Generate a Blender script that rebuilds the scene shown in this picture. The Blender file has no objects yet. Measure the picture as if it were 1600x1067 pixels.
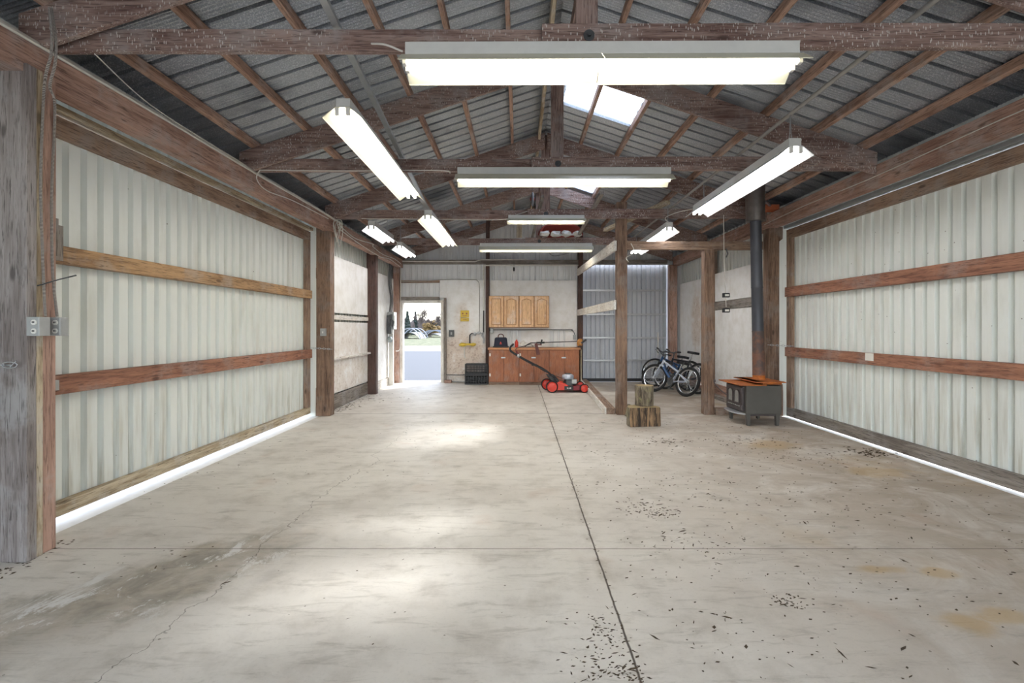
import bpy, bmesh, math, random
from mathutils import Vector, Matrix, noise
C = bpy.context.scene.collection
SC = bpy.context.scene
PI = math.pi
F = 770.0
def X(px, D): return (px-810.0)/F*D
def Z(py, D): return 1.4-(py-512.0)/F*D

# ------------------------------------------------------------------ camera, light, exposure
cd = bpy.data.cameras.new('camera'); cam = bpy.data.objects.new('camera', cd); C.objects.link(cam)
cam.location = (0, 0, 1.4); cam.rotation_euler = (PI/2, 0, 0)
cd.sensor_width = 36; cd.lens = F/1600*36
cd.shift_x = -10/1600; cd.shift_y = -21.5/1600; cd.clip_end = 600
SC.camera = cam
w = bpy.data.worlds.new('sky'); SC.world = w; w.use_nodes = True
wn = w.node_tree; wn.nodes.clear()
sky = wn.nodes.new('ShaderNodeTexSky'); sky.sky_type = 'NISHITA'; sky.sun_disc = False
sky.sun_elevation = math.radians(46); sky.sun_rotation = math.radians(35); sky.air_density = 1.0; sky.dust_density = 0.6
hs = wn.nodes.new('ShaderNodeHueSaturation'); hs.inputs['Saturation'].default_value = 0.5
bg = wn.nodes.new('ShaderNodeBackground'); bg.inputs[1].default_value = 0.36
wo = wn.nodes.new('ShaderNodeOutputWorld')
wn.links.new(sky.outputs[0], hs.inputs['Color']); wn.links.new(hs.outputs[0], bg.inputs[0]); wn.links.new(bg.outputs[0], wo.inputs[0])
sd = bpy.data.lights.new('sun', 'SUN'); sd.energy = 2.5; sd.angle = math.radians(6.0); sd.color = (1, .96, .9)
sun = bpy.data.objects.new('sun', sd); C.objects.link(sun)
sun.rotation_euler = Vector((-.8, -1.32, -1.75)).to_track_quat('-Z', 'Y').to_euler(); sun.location = (6, 16, 12)
vs = SC.view_settings; vs.view_transform = 'Standard'; vs.look = 'None'; vs.exposure = 1.5; vs.gamma = 1; vs.use_curve_mapping = False
TUBE = 7.0

# ------------------------------------------------------------------ materials
def srgb(r, g, b):
    f = lambda c: (c/255/12.92 if c/255 <= .04045 else ((c/255+.055)/1.055)**2.4)
    return (f(r), f(g), f(b), 1)
class NT:
    def __init__(s, name):
        s.m = bpy.data.materials.new(name); s.m.use_nodes = True; s.t = s.m.node_tree; s.t.nodes.clear()
        s.out = s.t.nodes.new('ShaderNodeOutputMaterial')
        s.b = s.t.nodes.new('ShaderNodeBsdfPrincipled'); s.t.links.new(s.b.outputs[0], s.out.inputs[0])
    def n(s, typ, **kw):
        nd = s.t.nodes.new(typ)
        for k, v in kw.items():
            if k.startswith('i_'):
                key = k[2:]; key = int(key) if key.isdigit() else key.replace('_', ' ')
                if isinstance(v, bpy.types.NodeSocket): s.t.links.new(v, nd.inputs[key])
                else: nd.inputs[key].default_value = v
            else: setattr(nd, k, v)
        return nd
    def math(s, op, a, b=0.0, c=None, clamp=False):
        nd = s.t.nodes.new('ShaderNodeMath'); nd.operation = op; nd.use_clamp = clamp
        for i, v in enumerate([a, b] if c is None else [a, b, c]):
            if isinstance(v, bpy.types.NodeSocket): s.t.links.new(v, nd.inputs[i])
            else: nd.inputs[i].default_value = v
        return nd.outputs[0]
    def mix(s, f, a, b):
        nd = s.t.nodes.new('ShaderNodeMix'); nd.data_type = 'RGBA'
        for k, v in ((0, f), (6, a), (7, b)):
            if isinstance(v, bpy.types.NodeSocket): s.t.links.new(v, nd.inputs[k])
            else: nd.inputs[k].default_value = v
        return nd.outputs[2]
    def coord(s, scale=(1, 1, 1), kind='Object', rnd=False):
        tc = s.n('ShaderNodeTexCoord').outputs[kind]
        if rnd:
            oi = s.n('ShaderNodeObjectInfo').outputs['Random']
            mu = s.math('MULTIPLY', oi, 37.0)
            cx = s.n('ShaderNodeCombineXYZ', i_0=mu, i_1=mu, i_2=mu).outputs[0]
            ad = s.n('ShaderNodeVectorMath', operation='ADD'); s.t.links.new(tc, ad.inputs[0]); s.t.links.new(cx, ad.inputs[1]); tc = ad.outputs[0]
        mp = s.n('ShaderNodeMapping'); mp.inputs['Scale'].default_value = scale; s.t.links.new(tc, mp.inputs[0])
        return mp.outputs[0]
    def noise(s, vec, scale, detail=4, rough=.55, dist=0.0):
        return s.n('ShaderNodeTexNoise', i_Vector=vec, i_Scale=scale, i_Detail=detail, i_Roughness=rough, i_Distortion=dist).outputs[0]
    def ramp(s, v, lo, hi):
        nd = s.n('ShaderNodeMapRange', i_0=v, i_1=lo, i_2=hi); nd.interpolation_type = 'SMOOTHSTEP'
        return nd.outputs[0]
    def bump(s, h, strength, dist=.01):
        nd = s.n('ShaderNodeBump', i_Height=h, i_Strength=strength, i_Distance=dist); s.t.links.new(nd.outputs[0], s.b.inputs['Normal'])
    def setc(s, c, rough=.6, metal=0.0):
        for k, v in (('Base Color', c), ('Roughness', rough), ('Metallic', metal)):
            if isinstance(v, bpy.types.NodeSocket): s.t.links.new(v, s.b.inputs[k])
            else: s.b.inputs[k].default_value = v
        return s.m

def plain(name, col, rough=.5, metal=0.0, var=.12, scale=14):
    t = NT(name); v = t.coord(rnd=True); n = t.noise(v, scale, 4)
    dk = tuple(c*(1-var*2) for c in col[:3])+(1,); lt = tuple(min(1, c*(1+var)) for c in col[:3])+(1,)
    t.bump(n, .08); return t.setc(t.mix(n, dk, lt), rough, metal)

def wood(name, light, dark, axis, spots=0.0, knots=True, spotcol=(.62, .58, .53, 1), rough=.75):
    t = NT(name)
    sc = [9, 9, 9]; sc['XYZ'.index(axis)] = .55
    v = t.coord(tuple(sc), rnd=True); v1 = t.coord((1, 1, 1), rnd=True)
    g = t.noise(v, 3.2, 6, .65, .6); f = t.noise(v, 14, 3, .6)
    big = t.noise(v1, 1.1, 3)
    k = t.math('ADD', t.math('MULTIPLY', g, .75), t.math('MULTIPLY', big, .45))
    col = t.mix(t.ramp(k, .42, .74), dark, light)
    dk2 = tuple(c*.35 for c in dark[:3])+(1,)
    av = sum(light[:3])/3; wth = tuple(.45*c+.55*av*1.1 for c in light[:3])+(1,)
    col = t.mix(t.math('MULTIPLY', t.ramp(t.noise(v1, 2.6, 5, .65), .48, .66), .7), col, wth)
    col = t.mix(t.math('MULTIPLY', t.ramp(f, .52, .68), .7), col, dk2)
    crk = t.noise(v, 6.5, 5, .75, 1.0)
    col = t.mix(t.math('MULTIPLY', t.ramp(crk, .6, .66), .75), col, dk2)
    if knots:
        vo = t.n('ShaderNodeTexVoronoi', i_Vector=t.coord(tuple(.35*q if q < 1 else q*.22 for q in sc) if False else tuple((1.6 if 'XYZ'[i] == axis else 4.5) for i in range(3)), rnd=True), i_Scale=1.3).outputs['Distance']
        kn = t.math('SUBTRACT', 1.0, t.ramp(vo, .05, .13))
        col = t.mix(t.math('MULTIPLY', kn, .75), col, dk2)
    if spots > 0:
        sp = [75, 75, 75]; sp[2] = 24
        vv = t.n('ShaderNodeTexVoronoi', i_Vector=t.coord(tuple(sp), rnd=True), i_Scale=1.0)
        a = t.math('LESS_THAN', vv.outputs['Distance'], .27)
        sepc = t.n('ShaderNodeSeparateColor', i_0=vv.outputs['Color']).outputs[0]
        b = t.math('LESS_THAN', sepc, spots)
        msk = t.math('MULTIPLY', t.math('MULTIPLY', a, b), t.ramp(t.noise(v1, 2.2, 2), .35, .55))
        col = t.mix(t.math('MULTIPLY', msk, .85), col, spotcol)
    t.bump(g, .35, .006)
    return t.setc(col, rough)

W = {}
RED_L, RED_D = srgb(150, 98, 82), srgb(84, 48, 40)
for ax in 'XYZ':
    W['truss'+ax] = wood('truss_wood_'+ax, srgb(166, 142, 132), srgb(106, 78, 70), ax, .8 if ax == 'X' else 0)
    W['red'+ax] = wood('stained_wood_'+ax, srgb(186, 152, 136), srgb(136, 102, 88), ax)
    W['brown'+ax] = wood('brown_wood_'+ax, srgb(164, 138, 118), srgb(112, 86, 70), ax)
    W['grey'+ax] = wood('weathered_wood_'+ax, srgb(150, 142, 134), srgb(98, 88, 80), ax)
    W['pale'+ax] = wood('pale_wood_'+ax, srgb(200, 186, 160), srgb(146, 124, 96), ax)
    W['white'+ax] = wood('painted_wood_'+ax, srgb(232, 228, 222), srgb(198, 190, 180), ax)
W['purlin'] = wood('purlin_wood', srgb(192, 158, 138), srgb(134, 100, 84), 'Y')

def siding_mat(name, base, dirt, dirtamt=.5, zdirt=.55):
    t = NT(name); v = t.coord((1, 1, 1)); pos = t.n('ShaderNodeNewGeometry').outputs['Position']
    z = t.n('ShaderNodeSeparateXYZ', i_0=pos).outputs[2]
    n1 = t.noise(t.coord((3, 3, .7)), 1.4, 5, .6); n2 = t.noise(v, 26, 4, .6); n3 = t.noise(t.coord((18, 18, 1.2)), 1, 4, .65)
    low = t.math('SUBTRACT', 1.0, t.ramp(z, .1, zdirt*2))
    m = t.math('MULTIPLY', t.ramp(n3, .45, .75), t.math('ADD', .1, t.math('MULTIPLY', low, .75)))
    col = t.mix(t.math('MULTIPLY', m, dirtamt), base, dirt)
    col = t.mix(t.math('MULTIPLY', t.ramp(n1, .5, .75), .25), col, dirt)
    sp = t.n('ShaderNodeTexVoronoi', i_Vector=v, i_Scale=9.0)
    spm = t.math('MULTIPLY', t.math('LESS_THAN', sp.outputs['Distance'], .055), t.math('LESS_THAN', t.n('ShaderNodeSeparateColor', i_0=sp.outputs['Color']).outputs[0], .45))
    col = t.mix(t.math('MULTIPLY', spm, .7), col, srgb(96, 88, 74))
    t.bump(n2, .05); return t.setc(col, .45, 0.0)
M = {}
M['cream'] = siding_mat('cream_painted_steel', srgb(226, 230, 226), srgb(160, 152, 130), .75)
M['greysheet'] = siding_mat('white_painted_steel', srgb(234, 236, 238), srgb(150, 142, 132), .45)
M['galv'] = siding_mat('galvanised_sheet', srgb(198, 202, 210), srgb(140, 138, 136), .5)

def roof_mat():
    t = NT('galvanised_roof'); v = t.coord((1, 1, 1))
    y = t.n('ShaderNodeSeparateXYZ', i_0=v).outputs[1]
    sheet = t.n('ShaderNodeTexWhiteNoise', noise_dimensions='1D', i_W=t.math('FLOOR', t.math('DIVIDE', y, .86))).outputs[0]
    sp = t.noise(v, 95, 3, .7); big = t.noise(v, .8, 4)
    spk = t.ramp(sp, .5, .62)
    spg = t.ramp(sp, .38, .72)
    x = t.n('ShaderNodeSeparateXYZ', i_0=v).outputs[0]
    base = t.mix(spk, srgb(158, 162, 168), srgb(204, 207, 211))
    col = t.mix(t.math('MULTIPLY', sheet, .35), base, srgb(196, 200, 204))
    col = t.mix(t.ramp(big, .5, .75), col, srgb(104, 108, 114))
    t.bump(sp, .12, .004)
    return t.setc(col, t.math('ADD', .32, t.math('MULTIPLY', spg, .25)), .72)
M['roof'] = roof_mat()

def floor_mat():
    t = NT('old_concrete'); pos = t.n('ShaderNodeNewGeometry').outputs['Position']
    s = t.n('ShaderNodeSeparateXYZ', i_0=pos); x, y = s.outputs[0], s.outputs[1]
    def nz(scale, det=5, r=.6, d=0.0, sc=(1, 1, 1)):
        mp = t.n('ShaderNodeMapping'); mp.inputs['Scale'].default_value = sc; t.t.links.new(pos, mp.inputs[0])
        return t.noise(mp.outputs[0], scale, det, r, d)
    a = nz(.55, 6, .6, .4); b = nz(3.1, 6, .65); fine = nz(60, 4, .7); c3 = nz(1.3, 5, .7, 1.2)
    col = t.mix(t.ramp(a, .3, .7), srgb(198, 192, 184), srgb(218, 214, 207))
    col = t.mix(t.math('MULTIPLY', t.ramp(b, .45, .75), .5), col, srgb(158, 151, 141))
    # tan dirt increasing to the right-hand side
    right = t.ramp(x, .2, 3.6)
    col = t.mix(t.math('MULTIPLY', t.math('MULTIPLY', right, t.ramp(c3, .25, .6)), .85), col, srgb(158, 142, 124))
    ylw = nz(.9, 4, .6, .5)
    col = t.mix(t.math('MULTIPLY', t.math('MULTIPLY', t.ramp(x, 1.2, 2.4), t.ramp(ylw, .56, .7)), .5), col, srgb(168, 142, 100))
    # streaky scrape marks
    st = nz(1.0, 6, .75, .8, (3.0, 14, 1))
    col = t.mix(t.math('MULTIPLY', t.ramp(st, .5, .7), .42), col, srgb(134, 127, 116))
    rd = nz(1.9, 3, .5, .3)
    col = t.mix(t.math('MULTIPLY', t.ramp(rd, .6, .75), .25), col, srgb(186, 156, 138))
    # damp stain with pale crust, running away from the left post
    q = t.math('ADD', t.math('MULTIPLY', t.math('SUBTRACT', x, -2.1), .8), t.math('MULTIPLY', t.math('SUBTRACT', y, 2.6), -.6))
    p = t.math('ADD', t.math('MULTIPLY', t.math('SUBTRACT', x, -2.1), .6), t.math('MULTIPLY', t.math('SUBTRACT', y, 2.6), .8))
    q = t.math('ADD', q, t.math('MULTIPLY', t.math('SUBTRACT', b, .5), .9))
    d = t.math('SQRT', t.math('ADD', t.math('POWER', t.math('MULTIPLY', q, 2.6), 2), t.math('POWER', t.math('MULTIPLY', p, .85), 2)))
    m = t.math('SUBTRACT', 1, t.ramp(d, .45, 1.15))
    dk = t.mix(t.ramp(nz(5.0, 5, .7, .5), .35, .65), srgb(112, 106, 92), srgb(160, 148, 132))
    col = t.mix(t.math('MULTIPLY', m, t.math('ADD', .35, t.math('MULTIPLY', t.ramp(c3, .3, .6), .45))), col, dk)
    cr = t.math('MULTIPLY', m, t.ramp(nz(2.4, 8, .8, .5, (1.5, .9, 1)), .545, .60))
    col = t.mix(t.math('MULTIPLY', cr, .85), col, srgb(214, 214, 212))
    for (sx, sy, rx_, ry_) in ((2.1, 2.86, .16, .05), (2.4, 2.82, .1, .06), (2.13, 2.34, .12, .09), (2.38, 2.4, .16, .08), (3.0, 5.9, .35, .25), (3.5, 4.8, .3, .2)):
        ex = t.math('DIVIDE', t.math('SUBTRACT', x, sx), rx_); ey = t.math('DIVIDE', t.math('SUBTRACT', y, sy), ry_)
        e = t.math('ADD', t.math('SQRT', t.math('ADD', t.math('MULTIPLY', ex, ex), t.math('MULTIPLY', ey, ey))), t.math('MULTIPLY', t.math('SUBTRACT', b, .5), 3.0))
        col = t.mix(t.math('MULTIPLY', t.math('SUBTRACT', 1, t.ramp(e, .3, 1.3)), .6), col, srgb(176, 146, 96))
    # joints
    wob = t.math('MULTIPLY', t.math('SUBTRACT', nz(9, 3), .5), .012)
    j1 = t.math('ABSOLUTE', t.math('ADD', t.math('SUBTRACT', x, .485), wob))
    j2 = t.math('ABSOLUTE', t.math('ADD', t.math('SUBTRACT', y, 3.12), wob))
    j3 = t.math('ABSOLUTE', t.math('ADD', t.math('SUBTRACT', y, 8.02), wob))
    jm = t.math('MAXIMUM', t.math('SUBTRACT', 1, t.ramp(j1, .002, .008)), t.math('SUBTRACT', 1, t.ramp(j2, .001, .005)))
    jm = t.math('MAXIMUM', jm, t.math('MULTIPLY', t.math('SUBTRACT', 1, t.ramp(j3, .006, .018)), .7))
    halo = t.math('SUBTRACT', 1, t.ramp(j1, .0, .07))
    col = t.mix(t.math('MULTIPLY', t.math('MULTIPLY', halo, t.ramp(b, .4, .6)), .4), col, srgb(140, 128, 112))
    # crack wandering to the left wall
    cw = t.math('ADD', t.math('MULTIPLY', t.math('SUBTRACT', nz(1.6, 5, .6), .5), .55), t.math('MULTIPLY', t.math('SUBTRACT', nz(11, 3), .5), .05))
    cx = t.math('ABSOLUTE', t.math('ADD', t.math('ADD', t.math('ADD', x, 1.62), t.math('MULTIPLY', t.math('SUBTRACT', y, 3.1), -.03)), cw))
    cm = t.math('SUBTRACT', 1, t.ramp(cx, .0, .004))
    cm = t.math('MULTIPLY', cm, t.ramp(t.math('MULTIPLY', y, -1), -7.5, -6.5))
    jm = t.math('MAXIMUM', jm, t.math('MULTIPLY', cm, .8))
    col = t.mix(jm, col, srgb(74, 64, 54))
    # small dark flecks
    vo = t.n('ShaderNodeTexVoronoi', i_Vector=pos, i_Scale=13.0)
    fl = t.math('MULTIPLY', t.math('LESS_THAN', t.math('ADD', vo.outputs['Distance'], t.math('MULTIPLY', fine, .12)), .14), t.math('LESS_THAN', t.n('ShaderNodeSeparateColor', i_0=vo.outputs['Color']).outputs[0], t.math('ADD', .1, t.math('MULTIPLY', right, .25))))
    col = t.mix(t.math('MULTIPLY', fl, .7), col, srgb(96, 84, 70))
    col = t.mix(t.math('MULTIPLY', t.ramp(fine, .5, .8), .18), col, srgb(120, 115, 106))
    h = t.math('SUBTRACT', t.math('MULTIPLY', b, .5), jm)
    t.bump(h, .3, .008)
    return t.setc(col, t.math('ADD', .45, t.math('MULTIPLY', b, .3)))
M['floor'] = floor_mat()

def plaster_mat():
    t = NT('painted_plywood'); v = t.coord((1, 1, 1)); pos = t.n('ShaderNodeNewGeometry').outputs['Position']
    s = t.n('ShaderNodeSeparateXYZ', i_0=pos); x, y, z = s.outputs
    n = t.noise(v, 4, 6, .65); n2 = t.noise(v, 22, 5, .7)
    col = t.mix(t.ramp(n, .35, .75), srgb(240, 240, 240), srgb(224, 222, 218))
    low = t.math('SUBTRACT', 1, t.ramp(z, .2, 1.3))
    col = t.mix(t.math('MULTIPLY', t.math('MULTIPLY', low, t.ramp(n2, .5, .68)), .35), col, srgb(160, 146, 130))
    # worn patches where the paint has gone, at three places on the walls
    for (cx, cy, cz, rx, rz, amt) in ((-1.35, 12.6, .62, .9, .75, 1.0), (4.05, 11.4, 1.55, .38, .8, .8), (-3.15, 9.2, .75, 1.3, .9, .45), (-1.35, 12.6, 1.6, .25, .5, .5)):
        dx = t.math('DIVIDE', t.math('SUBTRACT', t.math('ADD', x, y), cx+cy), rx); dz = t.math('DIVIDE', t.math('SUBTRACT', z, cz), rz)
        side = t.math('LESS_THAN', t.math('ABSOLUTE', t.math('SUBTRACT', x, cx)), 1.3)
        d = t.math('SQRT', t.math('ADD', t.math('MULTIPLY', dx, dx), t.math('MULTIPLY', dz, dz)))
        m = t.math('MULTIPLY', t.math('MULTIPLY', t.math('SUBTRACT', 1, t.ramp(d, .5, 1.15)), side), amt)
        w1 = t.math('MULTIPLY', m, t.ramp(n, .3, .5))
        col = t.mix(t.math('MULTIPLY', w1, .75), col, srgb(206, 186, 168))
        col = t.mix(t.math('MULTIPLY', t.math('MULTIPLY', m, t.math('MULTIPLY', t.ramp(n2, .5, .62), t.ramp(n, .42, .6))), .75), col, srgb(150, 120, 102))
    t.bump(n2, .1, .004)
    return t.setc(col, .6)
M['ply'] = plaster_mat()

M['galvstrip'] = plain('galvanised_steel', srgb(176, 180, 182), .4, .5)
M['conduit'] = plain('conduit_grey', srgb(168, 166, 160), .45, .3)
M['whitepipe'] = plain('white_pipe', srgb(224, 222, 214), .45)
M['wire'] = plain('white_cable', srgb(216, 212, 204), .5)
M['flex'] = None
t = NT('flexible_conduit'); v = t.coord((1, 1, 1)); wv = t.n('ShaderNodeTexWave', i_Vector=v, i_Scale=38.0, bands_direction='Z').outputs[1]
t.bump(wv, .9, .004); M['flex'] = t.setc(t.mix(wv, srgb(112, 104, 100), srgb(204, 198, 192)), .4, .3)
M['fixture'] = plain('fixture_enamel', srgb(214, 214, 210), .4, 0, .06)
M['reflector'] = plain('reflector_enamel', srgb(214, 211, 190), .35, 0, .03)
M['reflectorw'] = plain('reflector_white', srgb(218, 220, 222), .35, 0, .03)
def emit(name, col, st):
    t = NT(name); t.setc(col, .3); t.b.inputs['Emission Color'].default_value = col; t.b.inputs['Emission Strength'].default_value = st; return t.m
M['tube'] = emit('fluorescent_glow', (1.0, .95, .88, 1), TUBE)
M['tubew'] = emit('cool_fluorescent_glow', (1.0, .975, .96, 1), TUBE)
M['rust'] = None
t = NT('rusted_plate'); v = t.coord(rnd=True); n = t.noise(v, 7, 6, .65); n2 = t.noise(v, 40, 4)
t.bump(n2, .2, .004); M['rust'] = t.setc(t.mix(t.math('MULTIPLY', t.ramp(n2, .5, .7), .4), t.mix(t.ramp(n, .35, .65), srgb(196, 112, 44), srgb(150, 84, 46)), srgb(96, 62, 44)), .7, .1)
M['stove'] = plain('stove_steel', srgb(92, 89, 85), .55, .3, .15, 5)
M['castiron'] = plain('cast_iron', srgb(86, 78, 78), .5, .4, .15, 9)
M['pipe'] = plain('stove_pipe_black', srgb(74, 76, 84), .45, .4, .12, 5)
t = NT('stove_pipe_rusting'); v = t.coord((1, 1, 1)); z = t.n('ShaderNodeSeparateXYZ', i_0=v).outputs[2]; n = t.noise(v, 6, 5, .7)
t.bump(n, .1); M['pipelow'] = t.setc(t.mix(t.ramp(t.math('ADD', n, t.math('MULTIPLY', z, -.25)), .3, .55), srgb(90, 78, 76), srgb(132, 92, 74)), .6, .2)
M['shinypipe'] = plain('crumpled_insulated_pipe', srgb(150, 146, 144), .35, .8, .25, 9)
M['stoveglass'] = plain('sooty_glass', srgb(150, 150, 146), .2, 0, .2)
M['oak'] = wood('oak_door', srgb(228, 188, 144), srgb(204, 160, 116), 'Z', knots=False, rough=.45)
M['oakgroove'] = plain('oak_groove_stain', srgb(164, 116, 76), .6)  # darker oak: groove shadow painted into the colour, with some settled stain
M['brownply'] = wood('brown_cabinet', srgb(172, 108, 72), srgb(144, 86, 56), 'Z', knots=False, rough=.5)
M['counter'] = plain('counter_edge', srgb(196, 138, 96), .45)
M['black'] = plain('black_plastic', srgb(38, 38, 42), .45, 0, .1)
M['rubber'] = plain('tyre_rubber', srgb(34, 34, 36), .8, 0, .1)
M['chrome'] = plain('bright_metal', srgb(206, 208, 212), .25, .9, .05)
M['alu'] = plain('aluminium', srgb(190, 192, 196), .35, .6, .05)
M['red'] = plain('red_enamel', srgb(218, 62, 44), .4, 0, .08)
M['darkred'] = plain('dark_red_enamel', srgb(128, 30, 42), .4, 0, .08)
M['redcloth'] = plain('faded_red_plastic', srgb(170, 72, 62), .6, 0, .15)
M['maroon'] = plain('maroon_guard', srgb(104, 60, 56), .6)
M['blue'] = plain('blue_bike_paint', srgb(52, 86, 132), .3, .2, .08)
M['silverpaint'] = plain('silver_bike_paint', srgb(196, 204, 218), .3, .3, .06)
M['darkpaint'] = plain('black_bike_paint', srgb(40, 42, 50), .3, .2, .08)
M['white'] = plain('white_plastic', srgb(226, 224, 218), .45, 0, .05)
M['yellow'] = plain('yellow_paint', srgb(220, 190, 70), .5, 0, .1)
M['orange'] = plain('orange_wood', srgb(196, 108, 70), .7, 0, .15)
M['orangep'] = plain('orange_plastic', srgb(206, 144, 76), .5, 0, .15)
M['navy'] = plain('navy_fabric', srgb(46, 50, 66), .85)
M['greybox'] = plain('grey_metal_box', srgb(176, 178, 178), .45, .3)
M['darkgrey'] = plain('dark_grey_metal', srgb(88, 90, 92), .5, .4)
M['glass'] = plain('meter_glass', srgb(150, 160, 160), .1, 0, .05)
t = NT('log_bark'); v = t.coord((12, 12, 2.0), rnd=True); n = t.noise(v, 2, 6, .7, .5); n2 = t.noise(t.coord(rnd=True), 9, 3)
t.bump(n, 1.0, .03); M['bark'] = t.setc(t.mix(t.ramp(n2, .5, .7), t.mix(t.ramp(n, .35, .65), srgb(74, 64, 54), srgb(150, 138, 118)), srgb(138, 132, 98)), .9)
t = NT('split_log'); v = t.coord((14, 14, 1.4), rnd=True); n = t.noise(v, 1.6, 6, .7, .8)
t.bump(n, .9, .02); M['split'] = t.setc(t.mix(t.ramp(n, .4, .66), srgb(56, 46, 38), srgb(160, 130, 98)), .85)
M['logend'] = plain('log_end_grain', srgb(172, 152, 112), .85, 0, .25, 30)
t = NT('dirt_crumbs'); M['dirt'] = t.setc(t.mix(t.noise(t.coord(), 30), srgb(46, 38, 30), srgb(98, 82, 62)), .95)
t = NT('asphalt'); v = t.coord(); n = t.noise(v, 30, 5, .8); n2 = t.noise(t.coord((.3, 1.5, 1)), 1, 5, .6)
M['asphalt'] = t.setc(t.mix(n2, t.mix(n, srgb(54, 56, 62), srgb(80, 83, 90)), srgb(66, 69, 77)), .9)
M['gravel'] = plain('pale_gravel', srgb(168, 165, 158), .9, 0, .05)
M['apron'] = plain('white_concrete', srgb(246, 246, 246), .8, 0, .08, 9)
t = NT('grass'); v = t.coord((1, .25, 1)); n = t.noise(v, 2, 6, .75); n2 = t.noise(v, .15, 3)
M['grass'] = t.setc(t.mix(t.ramp(n, .4, .65), srgb(66, 74, 40), srgb(104, 102, 78)), .95)
M['conifer'] = plain('conifer_foliage', srgb(50, 60, 56), .9, 0, .3)
M['twigs'] = plain('bare_twigs', srgb(100, 90, 88), .9, 0, .2)
M['autumn'] = plain('autumn_leaves', srgb(120, 98, 62), .9, 0, .3)
M['poly'] = plain('white_film', srgb(120, 124, 134), .5, 0, .05)
# translucent roof sheet
t = NT('translucent_sheet'); tr = t.n('ShaderNodeBsdfTranslucent'); tr.inputs[0].default_value = (.86, .9, .95, 1)
tp = t.n('ShaderNodeBsdfTransparent'); tp.inputs[0].default_value = (.9, .94, .98, 1)
mx = t.n('ShaderNodeMixShader', i_0=.68); t.t.links.new(tr.outputs[0], mx.inputs[1]); t.t.links.new(tp.outputs[0], mx.inputs[2])
t.t.links.new(mx.outputs[0], t.out.inputs[0]); M['skylight'] = t.m

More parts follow.
